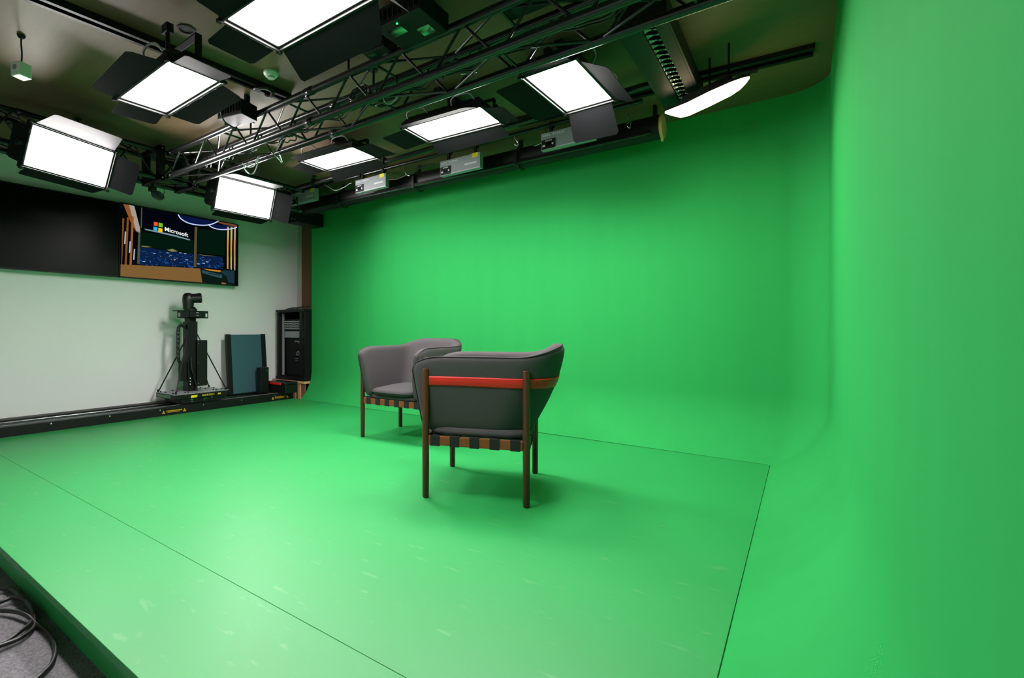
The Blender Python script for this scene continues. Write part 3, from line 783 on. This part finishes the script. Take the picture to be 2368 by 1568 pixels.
# hanging microphone / camera at the wall truss
p = onx(360, 446, -4.87)
t = thing('hanging_microphone', 'small black boundary microphone with a tilted disc hanging under the wall truss', 'microphone', p.to_tuple())
MB().cyl((0, -.03, .0), (0, -.03, 2.345 - p.z), .012, 12).build('stem', M['satin'], t)
MB().cbox((0, -.03, .03), (.05, .06, .05)).build('swivel', M['satin'], t, bevel=.006)
MB().lathe([(.001, -.012), (.05, -.008), (.06, .0), (.05, .010), (.001, .016)], (0, .02, -.02), (.35, -.45, -.8), 28).build('disc', M['rubber'], t, smooth=True)
MB().tube(spline([(0, .06, -.02), (0, .08, .02), (0, .07, .07), (0, .02, .1)], 6), .003, 6).build('wire', M['rubber'], t, smooth=True)

# ---------------------------------------------------------------- screens on the left wall
XT = -6.03
def screen(label, y0, y1, z0, z1, on):
    t = thing('wall_screen', label, 'screen', (XT, (y0 + y1) / 2, (z0 + z1) / 2), 0, 'pair of wall screens')
    hy, hz = (y1 - y0) / 2, (z1 - z0) / 2
    mb = MB(); b = .009
    mb.box((-.045, -hy, -hz), (-.003, hy, hz))
    for a in ((-hy, -hz, hy, -hz + b * 1.6), (-hy, hz - b, hy, hz), (-hy, -hz, -hy + b, hz), (hy - b, -hz, hy, hz)): mb.box((-.004, a[0], a[1]), (.0015, a[2], a[3]))
    mb.build('frame', M['satin'], t, bevel=.002)
    MB().box((-.0035, -hy + b, -hz + b * 1.6), (-.001, hy - b, hz - b)).build('screen_glass', M['tv_off'], t)
    mb = MB(); mb.box((-.117, -.25, -.2), (-.045, .25, .2)); mb.build('wall_bracket', M['satin'], t)
    return t
ZL, ZH = 1.532, 2.366
screen('large switched off black screen at the left edge of the photo', .885, 2.363, ZL, ZH, False)
tv = screen('large lit screen showing a studio set with a logo and a night city', 2.369, 3.853, ZL, ZH, True)
EM = {}
def em(name, c, s=1.0):
    if name not in EM: EM[name] = emat('screen_' + name, c, s)
    return EM[name]
def scr(zx, zy):      # picture coordinates of the lit screen -> its own plane (y, z in the screen's frame)
    p = onx(270 + zx / 7.466, 460 + zy / 7.466, XT); return (p.y - (2.369 + 3.853) / 2, p.z - (ZL + ZH) / 2)
layers = {}
def poly(nm, col, pts, lv, s=1.0):
    layers.setdefault((nm, col, s), []).append(([scr(*q) for q in pts], lv))
poly('night', (4, 12, 12), [(62, 55), (2075, 435), (2030, 1490), (62, 1340)], 0, .6)
poly('dark_sky', (3, 5, 14), [(440, 150), (1400, 330), (1390, 560), (440, 480)], 1)
poly('green_wall', (3, 24, 14), [(420, 560), (1330, 720), (1320, 950), (410, 810)], 1)
poly('green_wall', (3, 24, 14), [(1400, 520), (1880, 560), (1860, 980), (1390, 930)], 1)
poly('city_blue', (11, 32, 66), [(400, 830), (600, 850), (900, 900), (1320, 950), (1310, 1180), (380, 1135)], 2)
poly('city_blue', (11, 32, 66), [(1390, 955), (1830, 1000), (1825, 1210), (1370, 1180)], 2)
rnd = random.Random(3)
for i in range(230):
    x = rnd.uniform(390, 1300) if i % 3 else rnd.uniform(1385, 1815)
    y0 = 850 + (x - 400) * .13; y1 = 1130 + (x - 400) * .05; y = rnd.uniform(y0, y1)
    w1 = rnd.uniform(8, 46); h1 = rnd.uniform(5, 16) * (1.6 if y > 1040 else 1)
    c, nm = rnd.choice([((24, 66, 140), 'blue_a'), ((14, 46, 100), 'blue_b'), ((6, 16, 34), 'blue_c'), ((40, 84, 150), 'blue_d'), ((10, 40, 70), 'blue_e')])
    poly(nm, c, [(x, y), (x + w1, y + w1 * .1), (x + w1, y + h1 + w1 * .1), (x, y + h1)], 3 + i % 5)
for x, y in [(650, 940), (960, 885), (1100, 930), (470, 1080), (930, 970), (1410, 1120), (1500, 1110), (1210, 1050), (1000, 1040), (1560, 1085), (880, 930), (1180, 945)]:
    poly('city_light', (170, 200, 235), [(x - 22, y - 5), (x + 22, y), (x + 22, y + 9), (x - 22, y + 5)], 9)
for x, y in [(905, 995), (1000, 1060), (940, 1045), (1040, 1025), (1220, 1110), (1480, 1060), (760, 990), (840, 1035)]:
    poly('city_amber', (190, 170, 90), [(x - 6, y - 4), (x + 6, y - 3), (x + 6, y + 5), (x - 6, y + 4)], 9)
poly('horizon_glow', (120, 118, 62), [(420, 806), (520, 815), (600, 830), (520, 836), (430, 826)], 9)
poly('horizon_glow', (120, 118, 62), [(860, 880), (960, 860), (1060, 905), (960, 915)], 9)
poly('horizon_glow', (120, 118, 62), [(1400, 948), (1500, 968), (1700, 990), (1500, 980)], 9)
wood = (148, 102, 46)
poly('wood_floor', (124, 92, 50), [(66, 1130), (280, 1140), (1440, 1200), (1478, 1455), (62, 1338)], 4)
for i in range(60):
    x = rnd.uniform(90, 1380); y = 1150 + (x / 1400) * 60 + rnd.uniform(5, 190) ; w1 = rnd.uniform(10, 60)
    if y > 1335 + x * .07: continue
    poly('wood_grain_' + str(i % 2), [(112, 82, 44), (136, 102, 58)][i % 2], [(x, y), (x + w1, y + w1 * .05), (x + w1, y + 4 + w1 * .05), (x, y + 4)], 5 + i % 3)
poly('wood_beam', (140, 84, 44), [(110, 85), (215, 100), (330, 540), (395, 600), (330, 560), (230, 380)], 6)
poly('beam_grey', (165, 152, 142), [(210, 100), (300, 115), (405, 520), (405, 590), (330, 545)], 7)
for a, b_, cc in ((95, 130, (120, 70, 34)), (175, 210, (132, 78, 36)), (258, 296, (150, 92, 42))):
    poly('slat_wood_%d' % a, cc, [(a, 330 - (a - 95) * .2), (b_, 340 - (a - 95) * .2), (b_ - 40, 1140), (a - 40 if a > 100 else a - 18, 1135)], 8)
for x, y, l in ((140, 560, 220), (222, 730, 200), (296, 860, 190)):
    poly('slat_shine', (170, 186, 214), [(x, y), (x + 20, y + 8), (x + 8, y + l), (x - 14, y + l)], 9)
poly('post_grey', (70, 78, 66), [(372, 560), (410, 600), (395, 1120), (350, 1120)], 8)
poly('post_grey', (70, 78, 66), [(420, 150), (440, 150), (435, 500), (410, 500)], 8)
poly('post_olive', (84, 76, 48), [(1345, 480), (1390, 486), (1372, 1180), (1325, 1176)], 8)
poly('ceiling_blue', (10, 22, 66), [(1060, 275), (1200, 300), (1580, 370), (1700, 390), (1560, 440), (1250, 440), (1100, 340)], 2)
poly('ceiling_blue', (10, 22, 66), [(1580, 440), (1880, 450), (2070, 480), (2070, 500), (1800, 530), (1650, 500)], 2)
poly('ceiling_wood', (110, 66, 38), [(1760, 390), (2075, 445), (2072, 485), (1860, 445), (1740, 410)], 3)
for i, (x, c1_) in enumerate(((1905, (196, 168, 98)), (1965, (190, 176, 120)), (2025, (176, 150, 128)))):
    poly('right_slat_%d' % i, c1_, [(x, 480), (x + 32, 486), (x + 20, 1215 + i * 10), (x, 1205 + i * 10)], 8)
    poly('right_slat_low', (150, 92, 26), [(x - 6, 700), (x + 4, 700), (x + 2, 1200), (x - 6, 1195)], 9)
    poly('right_slat_low', (150, 92, 26), [(x + 20, 700), (x + 32, 700), (x + 22, 1000), (x + 16, 1000)], 9)
poly('dark_floor', (12, 26, 22), [(1440, 1200), (1800, 1230), (2040, 1230), (2030, 1490), (1478, 1455)], 3)
poly('orange_step', (196, 128, 44), [(1490, 1205), (1800, 1235), (1790, 1262), (1600, 1240)], 5)
poly('sofa', (48, 76, 84), [(1465, 1228), (1600, 1262), (1820, 1310), (1815, 1370), (1640, 1330), (1470, 1275)], 5)
poly('sofa_dark', (24, 44, 54), [(1590, 1275), (1780, 1310), (1780, 1325), (1590, 1295)], 6)
poly('chair_blue', (28, 50, 60), [(1790, 1262), (1850, 1235), (2030, 1240), (2032, 1460), (1920, 1440), (1900, 1340)], 5)
poly('warm_spot', (150, 100, 58), [(1810, 1440), (1890, 1455), (1870, 1484), (1812, 1478)], 6)
# logo: four squares, lettering and underline
poly('logo_red', (238, 88, 44), [(640, 396), (708, 406), (706, 468), (638, 462)], 10)
poly('logo_green', (122, 190, 30), [(722, 408), (794, 426), (792, 494), (720, 482)], 10)
poly('logo_blue', (40, 176, 240), [(634, 478), (704, 490), (700, 552), (630, 540)], 10)
poly('logo_yellow', (246, 194, 24), [(718, 500), (790, 512), (786, 578), (714, 566)], 10)
poly('underline', (120, 150, 160), [(470, 512), (700, 556), (1000, 622), (1265, 700), (1262, 718), (990, 648), (700, 582), (500, 538)], 9)
# light rings
def arc(pts, wd, nm='ring'):
    sp = spline([(x, y, 0) for x, y in pts], 6)
    for a, b_ in zip(sp, sp[1:]):
        d = (b_ - a).normalized(); nn = Vector((-d.y, d.x, 0)) * wd; a2 = a - d * 1; b2 = b_ + d * 1
        poly(nm, (196, 214, 255), [(a2 + nn).to_2d(), (b2 + nn).to_2d(), (b2 - nn).to_2d(), (a2 - nn).to_2d()], 10)
arc([(1058, 270), (1110, 345), (1220, 410), (1370, 447), (1530, 455), (1650, 432), (1760, 380)], 9)
arc([(1575, 440), (1640, 490), (1740, 522), (1860, 530), (1990, 515), (2075, 490)], 8)
mb = MB(); ms = []
for (nm, col, s), pl in layers.items():
    mb.mi = len(ms); ms.append(em(nm, col, s))
    for pts, lv in pl:
        mb.add([(.0002 + lv * .00012, y, z) for y, z in pts], [tuple(range(len(pts)))])
vs, fs = text_mesh('Microsoft', 1.0, .02)
mb.mi = len(ms); ms.append(em('lettering', (240, 244, 244)))
A0 = Vector(scr(822, 548)); Bx = Vector(scr(1232, 660)); H0 = Vector(scr(822, 478))
mx = max(v.x for v in vs); my = max(v.y for v in vs)
ex = (Bx - A0) / mx; ey = (H0 - A0) / my
mb.add([(.0018, (A0 + ex * v.x + ey * v.y).x, (A0 + ex * v.x + ey * v.y).y) for v in vs], fs)
mb.build('screen_picture', ms, tv)

# ---------------------------------------------------------------- camera rail on the floor
t = thing('camera_rail', 'long black camera dolly rail on the floor under the wall of screens', 'dolly rail', (-5.8, 2.0, 0))
Y0, Y1 = -1.3, 4.38
def rx(a, b, z0, z1, nm, m, y0=Y0, y1=Y1, bv=.002):
    return MB().box((a + 5.8, y0 - 2, z0), (b + 5.8, y1 - 2, z1)).build(nm, M[m], t, bevel=bv)
rx(-5.70, -5.565, STEP + .001, .088, 'side_beam', 'satin')
rx(-6.14, -6.00, STEP + .001, .088, 'side_beam', 'satin')
rx(-6.00, -5.70, STEP + .001, .02, 'bed', 'satin')
rx(-5.99, -5.945, .02, .075, 'rail', 'steel'); rx(-5.655, -5.645, .088, .091, 'edge_strip', 'grey_metal')
rx(-5.76, -5.73, .02, .06, 'rail', 'steel')
mb = MB()
for i in range(9): mb.lathe([(.008, 0), (.008, .003), (.002, .005)], (.235, -1.9 + i * .5, .068), (1, 0, 0), 12)
mb.build('bolt', M['steel'], t)
def warn(y0):
    mb = MB(); x = .2362
    for yy in (y0, y0 + .235): mb.plate([(x, yy, .022), (x, yy + .036, .022), (x, yy + .018, .056)], (1, 0, 0), .001)
    mb.box((x - .001, y0 + .05, .041), (x, y0 + .225, .052)); mb.box((x - .001, y0 + .06, .030), (x, y0 + .20, .035))
    mb.build('warning_print', M['amber'], t)
    mb = MB()
    for yy in (y0, y0 + .235): mb.box((x, yy + .016, .030), (x + .0006, yy + .020, .043)); mb.box((x, yy + .016, .0255), (x + .0006, yy + .020, .028))
    for i in range(13): mb.box((x, y0 + .058 + i * .0125, .041), (x + .0006, y0 + .061 + i * .0125, .052))
    mb.build('warning_mark', M['rubber'], t)
warn(.62); warn(2.05)

# ---------------------------------------------------------------- motorised camera dolly
t = thing('camera_dolly', 'black motorised camera dolly with a tall column, standing on the floor rail', 'camera dolly', (-5.8, 3.10, .09))
Zb = .09
def Z(z): return z - Zb
mb = MB(); mb.box((-.24, -.325, Z(.155)), (.205, .34, Z(.205))); mb.build('base_plate', M['satin'], t, bevel=.004)
mb = MB(); mb.box((-.235, -.33, Z(.205)), (.20, .345, Z(.212))); mb.build('top_plate', M['grey_metal'], t, bevel=.001)
mb = MB(); mb.box((-.20, -.24, Z(.10)), (.19, .30, Z(.155))); mb.build('chassis', M['satin'], t, bevel=.003)
for y in (-.20, .22):
    for x in (-.1675, .095):
        MB().lathe([(.03, -.016), (.034, -.012), (.034, .012), (.03, .016)], (x, y, .03), (0, 1, 0) if False else (1, 0, 0), 24).build('wheel', M['rubber'], t, smooth='auto')
MB().box((-.215, -.329, Z(.165)), (.12, -.3245, Z(.197))).build('green_plate', mat('green_plate', (30, 120, 70), .4), t)
mb = MB()
for x in (-.2, -.08, .1, .17):
    for y in (-.29, -.15, .2, .31): mb.lathe([(.009, 0), (.009, .008), (.003, .012)], (x, y, Z(.212)), n=12)
mb.build('bolt', M['satin'], t)
vs, fs = text_mesh('FLOOR DOLLY', 1.0, .01)
mb = MB(); mx = max(v.x for v in vs); my = max(v.y for v in vs)
mb.add([(.2058, .0 + v.x / mx * .155, Z(.166) + v.y / my * .022) for v in vs], fs)
mb.add([(.2058, -.14, Z(.160)), (.2058, -.065, Z(.160)), (.2058, -.055, Z(.188)), (.2058, -.13, Z(.188))], [(0, 1, 2, 3)])
mb.box((.205, .20, Z(.167)), (.2058, .214, Z(.187))); mb.box((.205, .219, Z(.167)), (.2058, .235, Z(.187)))
mb.build('yellow_lettering', M['yellow'], t)
mb = MB()
for z in (.148, .133, .112): mb.box((.19, -.13, Z(z)), (.192, -.105, Z(z) + .006))
mb.box((.19, .03, Z(.11)), (.192, .036, Z(.14))); mb.box((.19, .03, Z(.135)), (.192, .07, Z(.14))); mb.lathe([(.006, 0), (.006, .003), (.002, .004)], (.19, .13, Z(.142)), (1, 0, 0), 12)
mb.build('connector', M['steel'], t)
# column
cy = -.015; hc = .060
mb = MB(); mb.box((-.10, cy - hc, Z(.212)), (.02, cy + hc, Z(1.045)))
for y in (cy - .035, cy + .02): mb.box((.02, y, Z(.25)), (.026, y + .014, Z(1.03)))
mb.build('column', M['satin'], t, bevel=.004)
mb = MB(); mb.box((-.07, cy + .035, Z(.27)), (.055, cy + .165, Z(.82))); ob = mb.build('battery_box', M['satin'], t, bevel=.004)
mb = MB()
for z in (.30, .55, .78): mb.lathe([(.006, 0), (.006, .003), (.002, .005)], (.055, cy + .05, Z(z)), (1, 0, 0), 10)
mb.build('screw', M['steel'], ob)
mb = MB(); mb.box((-.08, cy - .125, Z(.34)), (.0, cy - .062, Z(.56))); mb.build('motor_box', M['satin'], t, bevel=.004)
pts = [(-.04, cy - .105, Z(.54)), (-.04, cy - .145, Z(.60)), (-.04, cy - .15, Z(.80)), (-.04, cy - .145, Z(.96)), (-.04, cy - .11, Z(1.0)), (-.04, cy - .06, Z(.97))]
sp = spline(pts, 7)
mb = MB(); mb.tube(sp, [.017 if i % 2 else .021 for i in range(len(sp))], 8); mb.build('cable_chain', M['rubber'], t)
mb = MB(); mb.tube(spline([(.03, cy - .03, Z(.62)), (.045, cy - .03, Z(.5)), (.05, cy + .0, Z(.38)), (.055, cy + .02, Z(.30)), (.04, cy + .03, Z(.22))], 6), .011, 8)
for i in range(3): mb.lathe([(.012, 0), (.012, .02)], (.024, cy - .045, Z(.30 + i * .035)), (1, 0, 0), 12)
mb.build('cable_hose', M['rubber'], t, smooth='auto')
mb = MB()
for i in range(3): mb.lathe([(.007, 0), (.007, .006), (.002, .008)], (.044, cy - .045, Z(.30 + i * .035)), (1, 0, 0), 12)
mb.build('plug', M['steel'], t)
# braces
for a, b_ in (((.0, cy - .062, Z(.86)), (-.22, -.31, Z(.212))), ((.0, cy - .06, Z(.86)), (.185, -.30, Z(.212))), ((-.02, cy + .06, Z(.92)), (.18, .325, Z(.212))), ((-.08, cy + .06, Z(.92)), (-.22, .325, Z(.212)))):
    mb = MB(); mb.cyl(a, b_, .0075, 8); mb.cyl(b_, Vector(b_) + Vector((0, 0, .03)), .011, 8); mb.build('brace', M['satin'], t, smooth='auto')
# head: neck, wide bracket with slots
mb = MB(); mb.box((-.09, cy - .045, Z(1.045)), (.01, cy - .03, Z(1.085))); mb.box((-.09, cy + .03, Z(1.045)), (.01, cy + .045, Z(1.085))); mb.cyl((-.04, cy, Z(1.04)), (-.04, cy, Z(1.09)), .02, 16); mb.build('neck', M['satin'], t)
# bracket plates: two side wings each with a slot (built as four bars round the slot)
mb = MB(); za, zc = Z(1.085), Z(1.175); xw = .03
mb.box((-.10, cy - .10, za), (xw, cy + .10, za + .012)); mb.box((-.10, cy - .19, zc - .008), (xw, cy + .19, zc))
for s in (-1, 1):
    y0, y1 = cy + s * .10, cy + s * .19
    def bb(ya, yb2, z0, z1): mb.box((xw - .006, min(ya, yb2), z0), (xw, max(ya, yb2), z1))
    bb(y0 - s * .1, cy + s * .155, za, zc - .008); bb(cy + s * .155, y1, za, za + .016); bb(cy + s * .155, y1, zc - .03, zc - .008); bb(cy + s * .180, y1, za, zc - .008)
mb.build('head_bracket', M['satin'], t, bevel=.0015)
mb = MB(); mb.cbox((.0, cy + .02, Z(1.13)), (.09, .14, .07)); mb.build('encoder_box', M['satin'], t, bevel=.006)
mb = MB()
for z in (1.118, 1.148): mb.box((.045, cy + .03, Z(z)), (.047, cy + .06, Z(z) + .006))
mb.build('indicator_label', M['white_plastic'], t)
cmr = thing('remote_camera', 'black remote camera on top of the dolly column, its lens turned right', 'remote camera', (-5.83, 3.085, 1.175))
MB().lathe([(.072, 0), (.072, .018), (.058, .032), (.05, .045)], n=32).build('base', M['rubber'], cmr, smooth='auto')
mb = MB()
rows = []
for k, (z, rx_, ry_) in enumerate([(.02, .055, .060), (.06, .056, .062), (.10, .060, .066), (.14, .062, .068), (.180, .056, .062), (.203, .042, .046), (.213, .015, .018)]):
    rows.append([(rx_ * math.cos(2 * PI * q / 28), -.03 + ry_ * math.sin(2 * PI * q / 28), z) for q in range(28)])
mb.grid(rows, closed_u=True); mb.f.append(tuple(range(28))); mb.m.append(0); mb.f.append(tuple(range(6 * 28, 7 * 28))); mb.m.append(0)
mb.build('tilt_yoke', M['rubber'], cmr, smooth='auto')
hd = MB().lathe([(.02, -.045), (.052, -.04), (.056, 0), (.056, .07), (.060, .095), (.060, .118), (.052, .126), (.046, .122), (.001, .120)], (.01, -.01, .145), (.42, .9, .10), 32).build('camera_head', M['rubber'], cmr, smooth='auto')
MB().lathe([(.038, .1205), (.03, .126), (.001, .131)], (.01, -.01, .145), (.42, .9, .10), 28).build('lens', M['glass_dark'], hd, smooth='auto')

# ---------------------------------------------------------------- leaning panel, small box, rack, toolbox
a = onx(531, 775, -6.0); b_ = onx(533, 910, -5.9); c_ = onx(621, 777, -6.0)
t = thing('leaning_panel', 'blue grey glass panel with black side rails leaning upright against the wall behind the rail', 'leaning panel', (-5.935, 3.95, .0895))
t.rotation_euler = (0, math.radians(-5), 0)
hgt = .80; hw = .30
for s in (-1, 1): MB().box((-.03, s * hw - .0 if s < 0 else hw - .065, 0), (.015, -hw + .065 if s < 0 else hw, hgt)).build('side_rail', M['satin'], t, bevel=.003)
MB().box((-.02, -hw + .0655, .012), (.0, hw - .0655, hgt - .006)).build('glass_panel', M['blue_glass'], t)
MB().box((-.028, -hw + .0655, 0), (.012, hw - .0655, .0115)).build('bottom_rail', M['satin'], t)
t = thing('speaker_box', 'small black box standing in front of the right side of the leaning panel', 'black box', (-5.87, 4.14, .0885))
MB().box((-.03, -.095, 0), (.07, .035, .345)).build('case', M['rubber'], t, bevel=.006)
MB().lathe([(.008, 0), (.008, .004), (.002, .006)], (.07, .0, .30), (1, 0, 0), 12).build('knob', M['steel'], t)

YR0 = 4.5
t = thing('support_frame', 'pale pine support frame under the equipment rack', 'wooden frame', (-5.78, 4.75, STEP + .001))
f0 = -STEP - .001
mb = MB(); mb.box((-.36, -.27, f0 + .200), (.35, .24, f0 + .232)); mb.build('shelf', M['pine'], t)
for x in (-.345, .10, .205):
    mb = MB(); mb.box((x, -.262, 0), (x + .055, -.20, f0 + .1995)); mb.build('upright', M['pine'], t)
MB().box((-.29, -.25, 0), (.345, -.235, f0 + .1995)).build('kick_board', M['ply_dark'], t)

t = thing('equipment_rack', 'tall black equipment rack with a glass door between the white wall and the green wall', 'equipment rack', (-5.745, YR0 + .22, .233))
hw = .315; H = 1.0
mb = MB()
mb.box((-hw - .012, -.235, H - .03), (hw + .005, .22, H)); mb.box((-hw - .012, -.235, 0), (hw + .005, .22, .045))
mb.box((-hw, -.22, .045), (-hw + .05, .2, H - .03)); mb.box((hw - .05, -.22, .045), (hw, .2, H - .03)); mb.box((-hw + .05, .19, .045), (hw - .05, .2, H - .03))
mb.build('cabinet', M['satin'], t, bevel=.004)
MB().box((-hw + .052, -.17, .06), (-hw + .082, -.15, H - .05)).build('mounting_rail', M['grey_metal'], t)
MB().box((hw - .082, -.17, .06), (hw - .052, -.15, H - .05)).build('mounting_rail', M['satin'], t)
dv = MB().box((-hw + .09, -.16, .70), (hw - .09, .10, .86)).build('patch_unit', M['satin'], t, bevel=.002)
mb = MB()
for i in range(5):
    z = .722 + i * .026
    for j in range(9):
        x = -hw + .10 + j * .047; mb.box((x, -.163, z + (.0035 if (j % 3 == 1) else 0)), (x + .040, -.160, z + .010 + (.0035 if (j % 3 == 1) else 0)))
mb.build('port_strip', M['white_print'], dv)
MB().box((-hw + .09, -.15, .60), (hw - .09, .10, .69)).build('rack_unit', M['grey_metal'], t, bevel=.002)
MB().box((-hw + .09, -.13, .05), (hw - .09, .10, .59)).build('rack_unit', M['satin'], t, bevel=.002)
mb = MB(); mb.box((-.02, -.134, .545), (.20, -.13, .553)); mb.box((.05, -.134, .525), (.21, -.13, .531)); mb.build('port_strip', M['white_print'], t)
mb = MB(); mb.tube(spline([(.05, -.138, .40), (.03, -.14, .375), (.05, -.14, .35), (.09, -.14, .37), (.07, -.14, .41), (.05, -.138, .40)], 5), .006, 6); mb.box((.0, -.142, .295), (.06, -.132, .306)); mb.box((.0, -.142, .27), (.05, -.132, .276)); mb.build('patch_cable', M['grey_metal'], t)
mb = MB()
mb.box((-hw + .045, -.232, .045), (-hw + .052, -.222, H - .03)); mb.box((hw - .11, -.232, .045), (hw - .05, -.222, H - .03)); mb.box((-hw + .052, -.232, .045), (hw - .11, -.222, .055)); mb.box((-hw + .052, -.232, H - .04), (hw - .11, -.222, H - .03))
mb.build('door', M['satin'], t)
t2 = thing('folded_cable', 'flat black cable tray lying on top of the equipment rack', 'cable tray', (-5.80, 4.62, 1.234))
mb = MB(); mb.plate([(-.18, -.06, .006), (.14, -.08, .006), (.2, .1, .05), (-.05, .12, .05)], (0, -.2, 1), .006); mb.build('tray', M['rubber'], t2)
MB().tube(spline([(-.15, -.03, .012), (-.02, .0, .03), (.1, -.02, .02), (.14, .05, .04)], 6), .007, 8).build('cable', M['rubber'], t2, smooth=True)

t = thing('tool_box', 'black tool box with a red handle at the far end of the floor rail', 'tool box', (-5.665, 4.30, .089))
mb = MB(); mb.box((-.21, -.10, 0), (.19, .10, .115)); mb.build('case', M['rubber'], t, bevel=.012)
mb = MB(); mb.box((-.215, -.105, .1155), (.195, .105, .15)); mb.build('lid', M['rubber'], t, bevel=.012)
MB().box((-.13, -.116, .112), (.10, -.10, .142)).build('handle', M['red'], t, bevel=.004)

# ---------------------------------------------------------------- coil of cable on the carpet
Zc = STEP + .012
pts = [onz(u, v, Zc) for u, v in [(-70, 1385), (-20, 1368), (20, 1366), (52, 1380), (75, 1415), (80, 1445), (60, 1470), (20, 1492), (-40, 1510), (-120, 1500), (-150, 1440), (-80, 1402), (-10, 1400), (30, 1389), (62, 1396), (76, 1418), (72, 1440), (52, 1462), (-10, 1500), (-90, 1490), (-120, 1440), (-50, 1418), (20, 1418), (60, 1430)]]
k = 0
for i, p in enumerate(pts): p.z = Zc + .004 * (i % 5) 
pts += [onz(u, v, Zc) for u, v in [(85, 1444), (112, 1462), (128, 1492), (122, 1530), (95, 1560), (40, 1600)]]
for p in pts: p.y = min(p.y, .598)
o = MB().tube(spline(pts, 8), .0075, 10).build('cable_loop', M['rubber'], smooth=True)
tag(o, 'thick black cable lying in loops on the grey carpet beside the green platform', 'cable')

# ---------------------------------------------------------------- small repeated pieces become one object each
def islands(o):
    me = o.data; n = len(me.vertices); par = list(range(n))
    def find(i):
        while par[i] != i: par[i] = par[par[i]]; i = par[i]
        return i
    for e in me.edges:
        a, b = find(e.vertices[0]), find(e.vertices[1])
        if a != b: par[a] = b
    g = {}
    for i in range(n): g.setdefault(find(i), []).append(i)
    L = []
    for ix in g.values():
        cs = [me.vertices[i].co for i in ix]
        L.append([set(ix), [min(c[k] for c in cs) for k in range(3)], [max(c[k] for c in cs) for k in range(3)]])
    ch = True
    while ch:
        ch = False
        for i in range(len(L)):
            for j in range(i + 1, len(L)):
                if all(L[i][1][k] <= L[j][2][k] + .001 and L[j][1][k] <= L[i][2][k] + .001 for k in range(3)):
                    L[i][0] |= L[j][0]; L[i][1] = [min(L[i][1][k], L[j][1][k]) for k in range(3)]; L[i][2] = [max(L[i][2][k], L[j][2][k]) for k in range(3)]
                    del L[j]; ch = True; break
            if ch: break
    return [x[0] for x in L]
SPLIT = {'coupler', 'hanger', 'ceiling_hanger', 'bolt', 'hinge', 'bracket', 'hook', 'button', 'plug', 'screw', 'connector', 'port_strip', 'warning_print', 'indicator_label', 'cover_plate', 'patch_cable', 'upright', 'corner_block'}
for o in list(bpy.data.objects):
    if o.type != 'MESH' or o.name.split('.')[0] not in SPLIT: continue
    parts = islands(o)
    if len(parts) < 2 or len(parts) > 60: continue
    me = o.data
    for ix in parts:
        mp = {}; vs = []; fs = []; sm = []
        for i in sorted(ix): mp[i] = len(vs); vs.append(me.vertices[i].co.copy())
        for p in me.polygons:
            if p.vertices[0] in mp: fs.append([mp[v] for v in p.vertices]); sm.append(p.use_smooth)
        m2 = bpy.data.meshes.new(me.name); m2.from_pydata(vs, [], fs)
        for m in me.materials: m2.materials.append(m)
        for p, q in zip(m2.polygons, sm): p.use_smooth = q
        c = o.copy(); c.data = m2; C.objects.link(c)
    bpy.data.objects.remove(o)
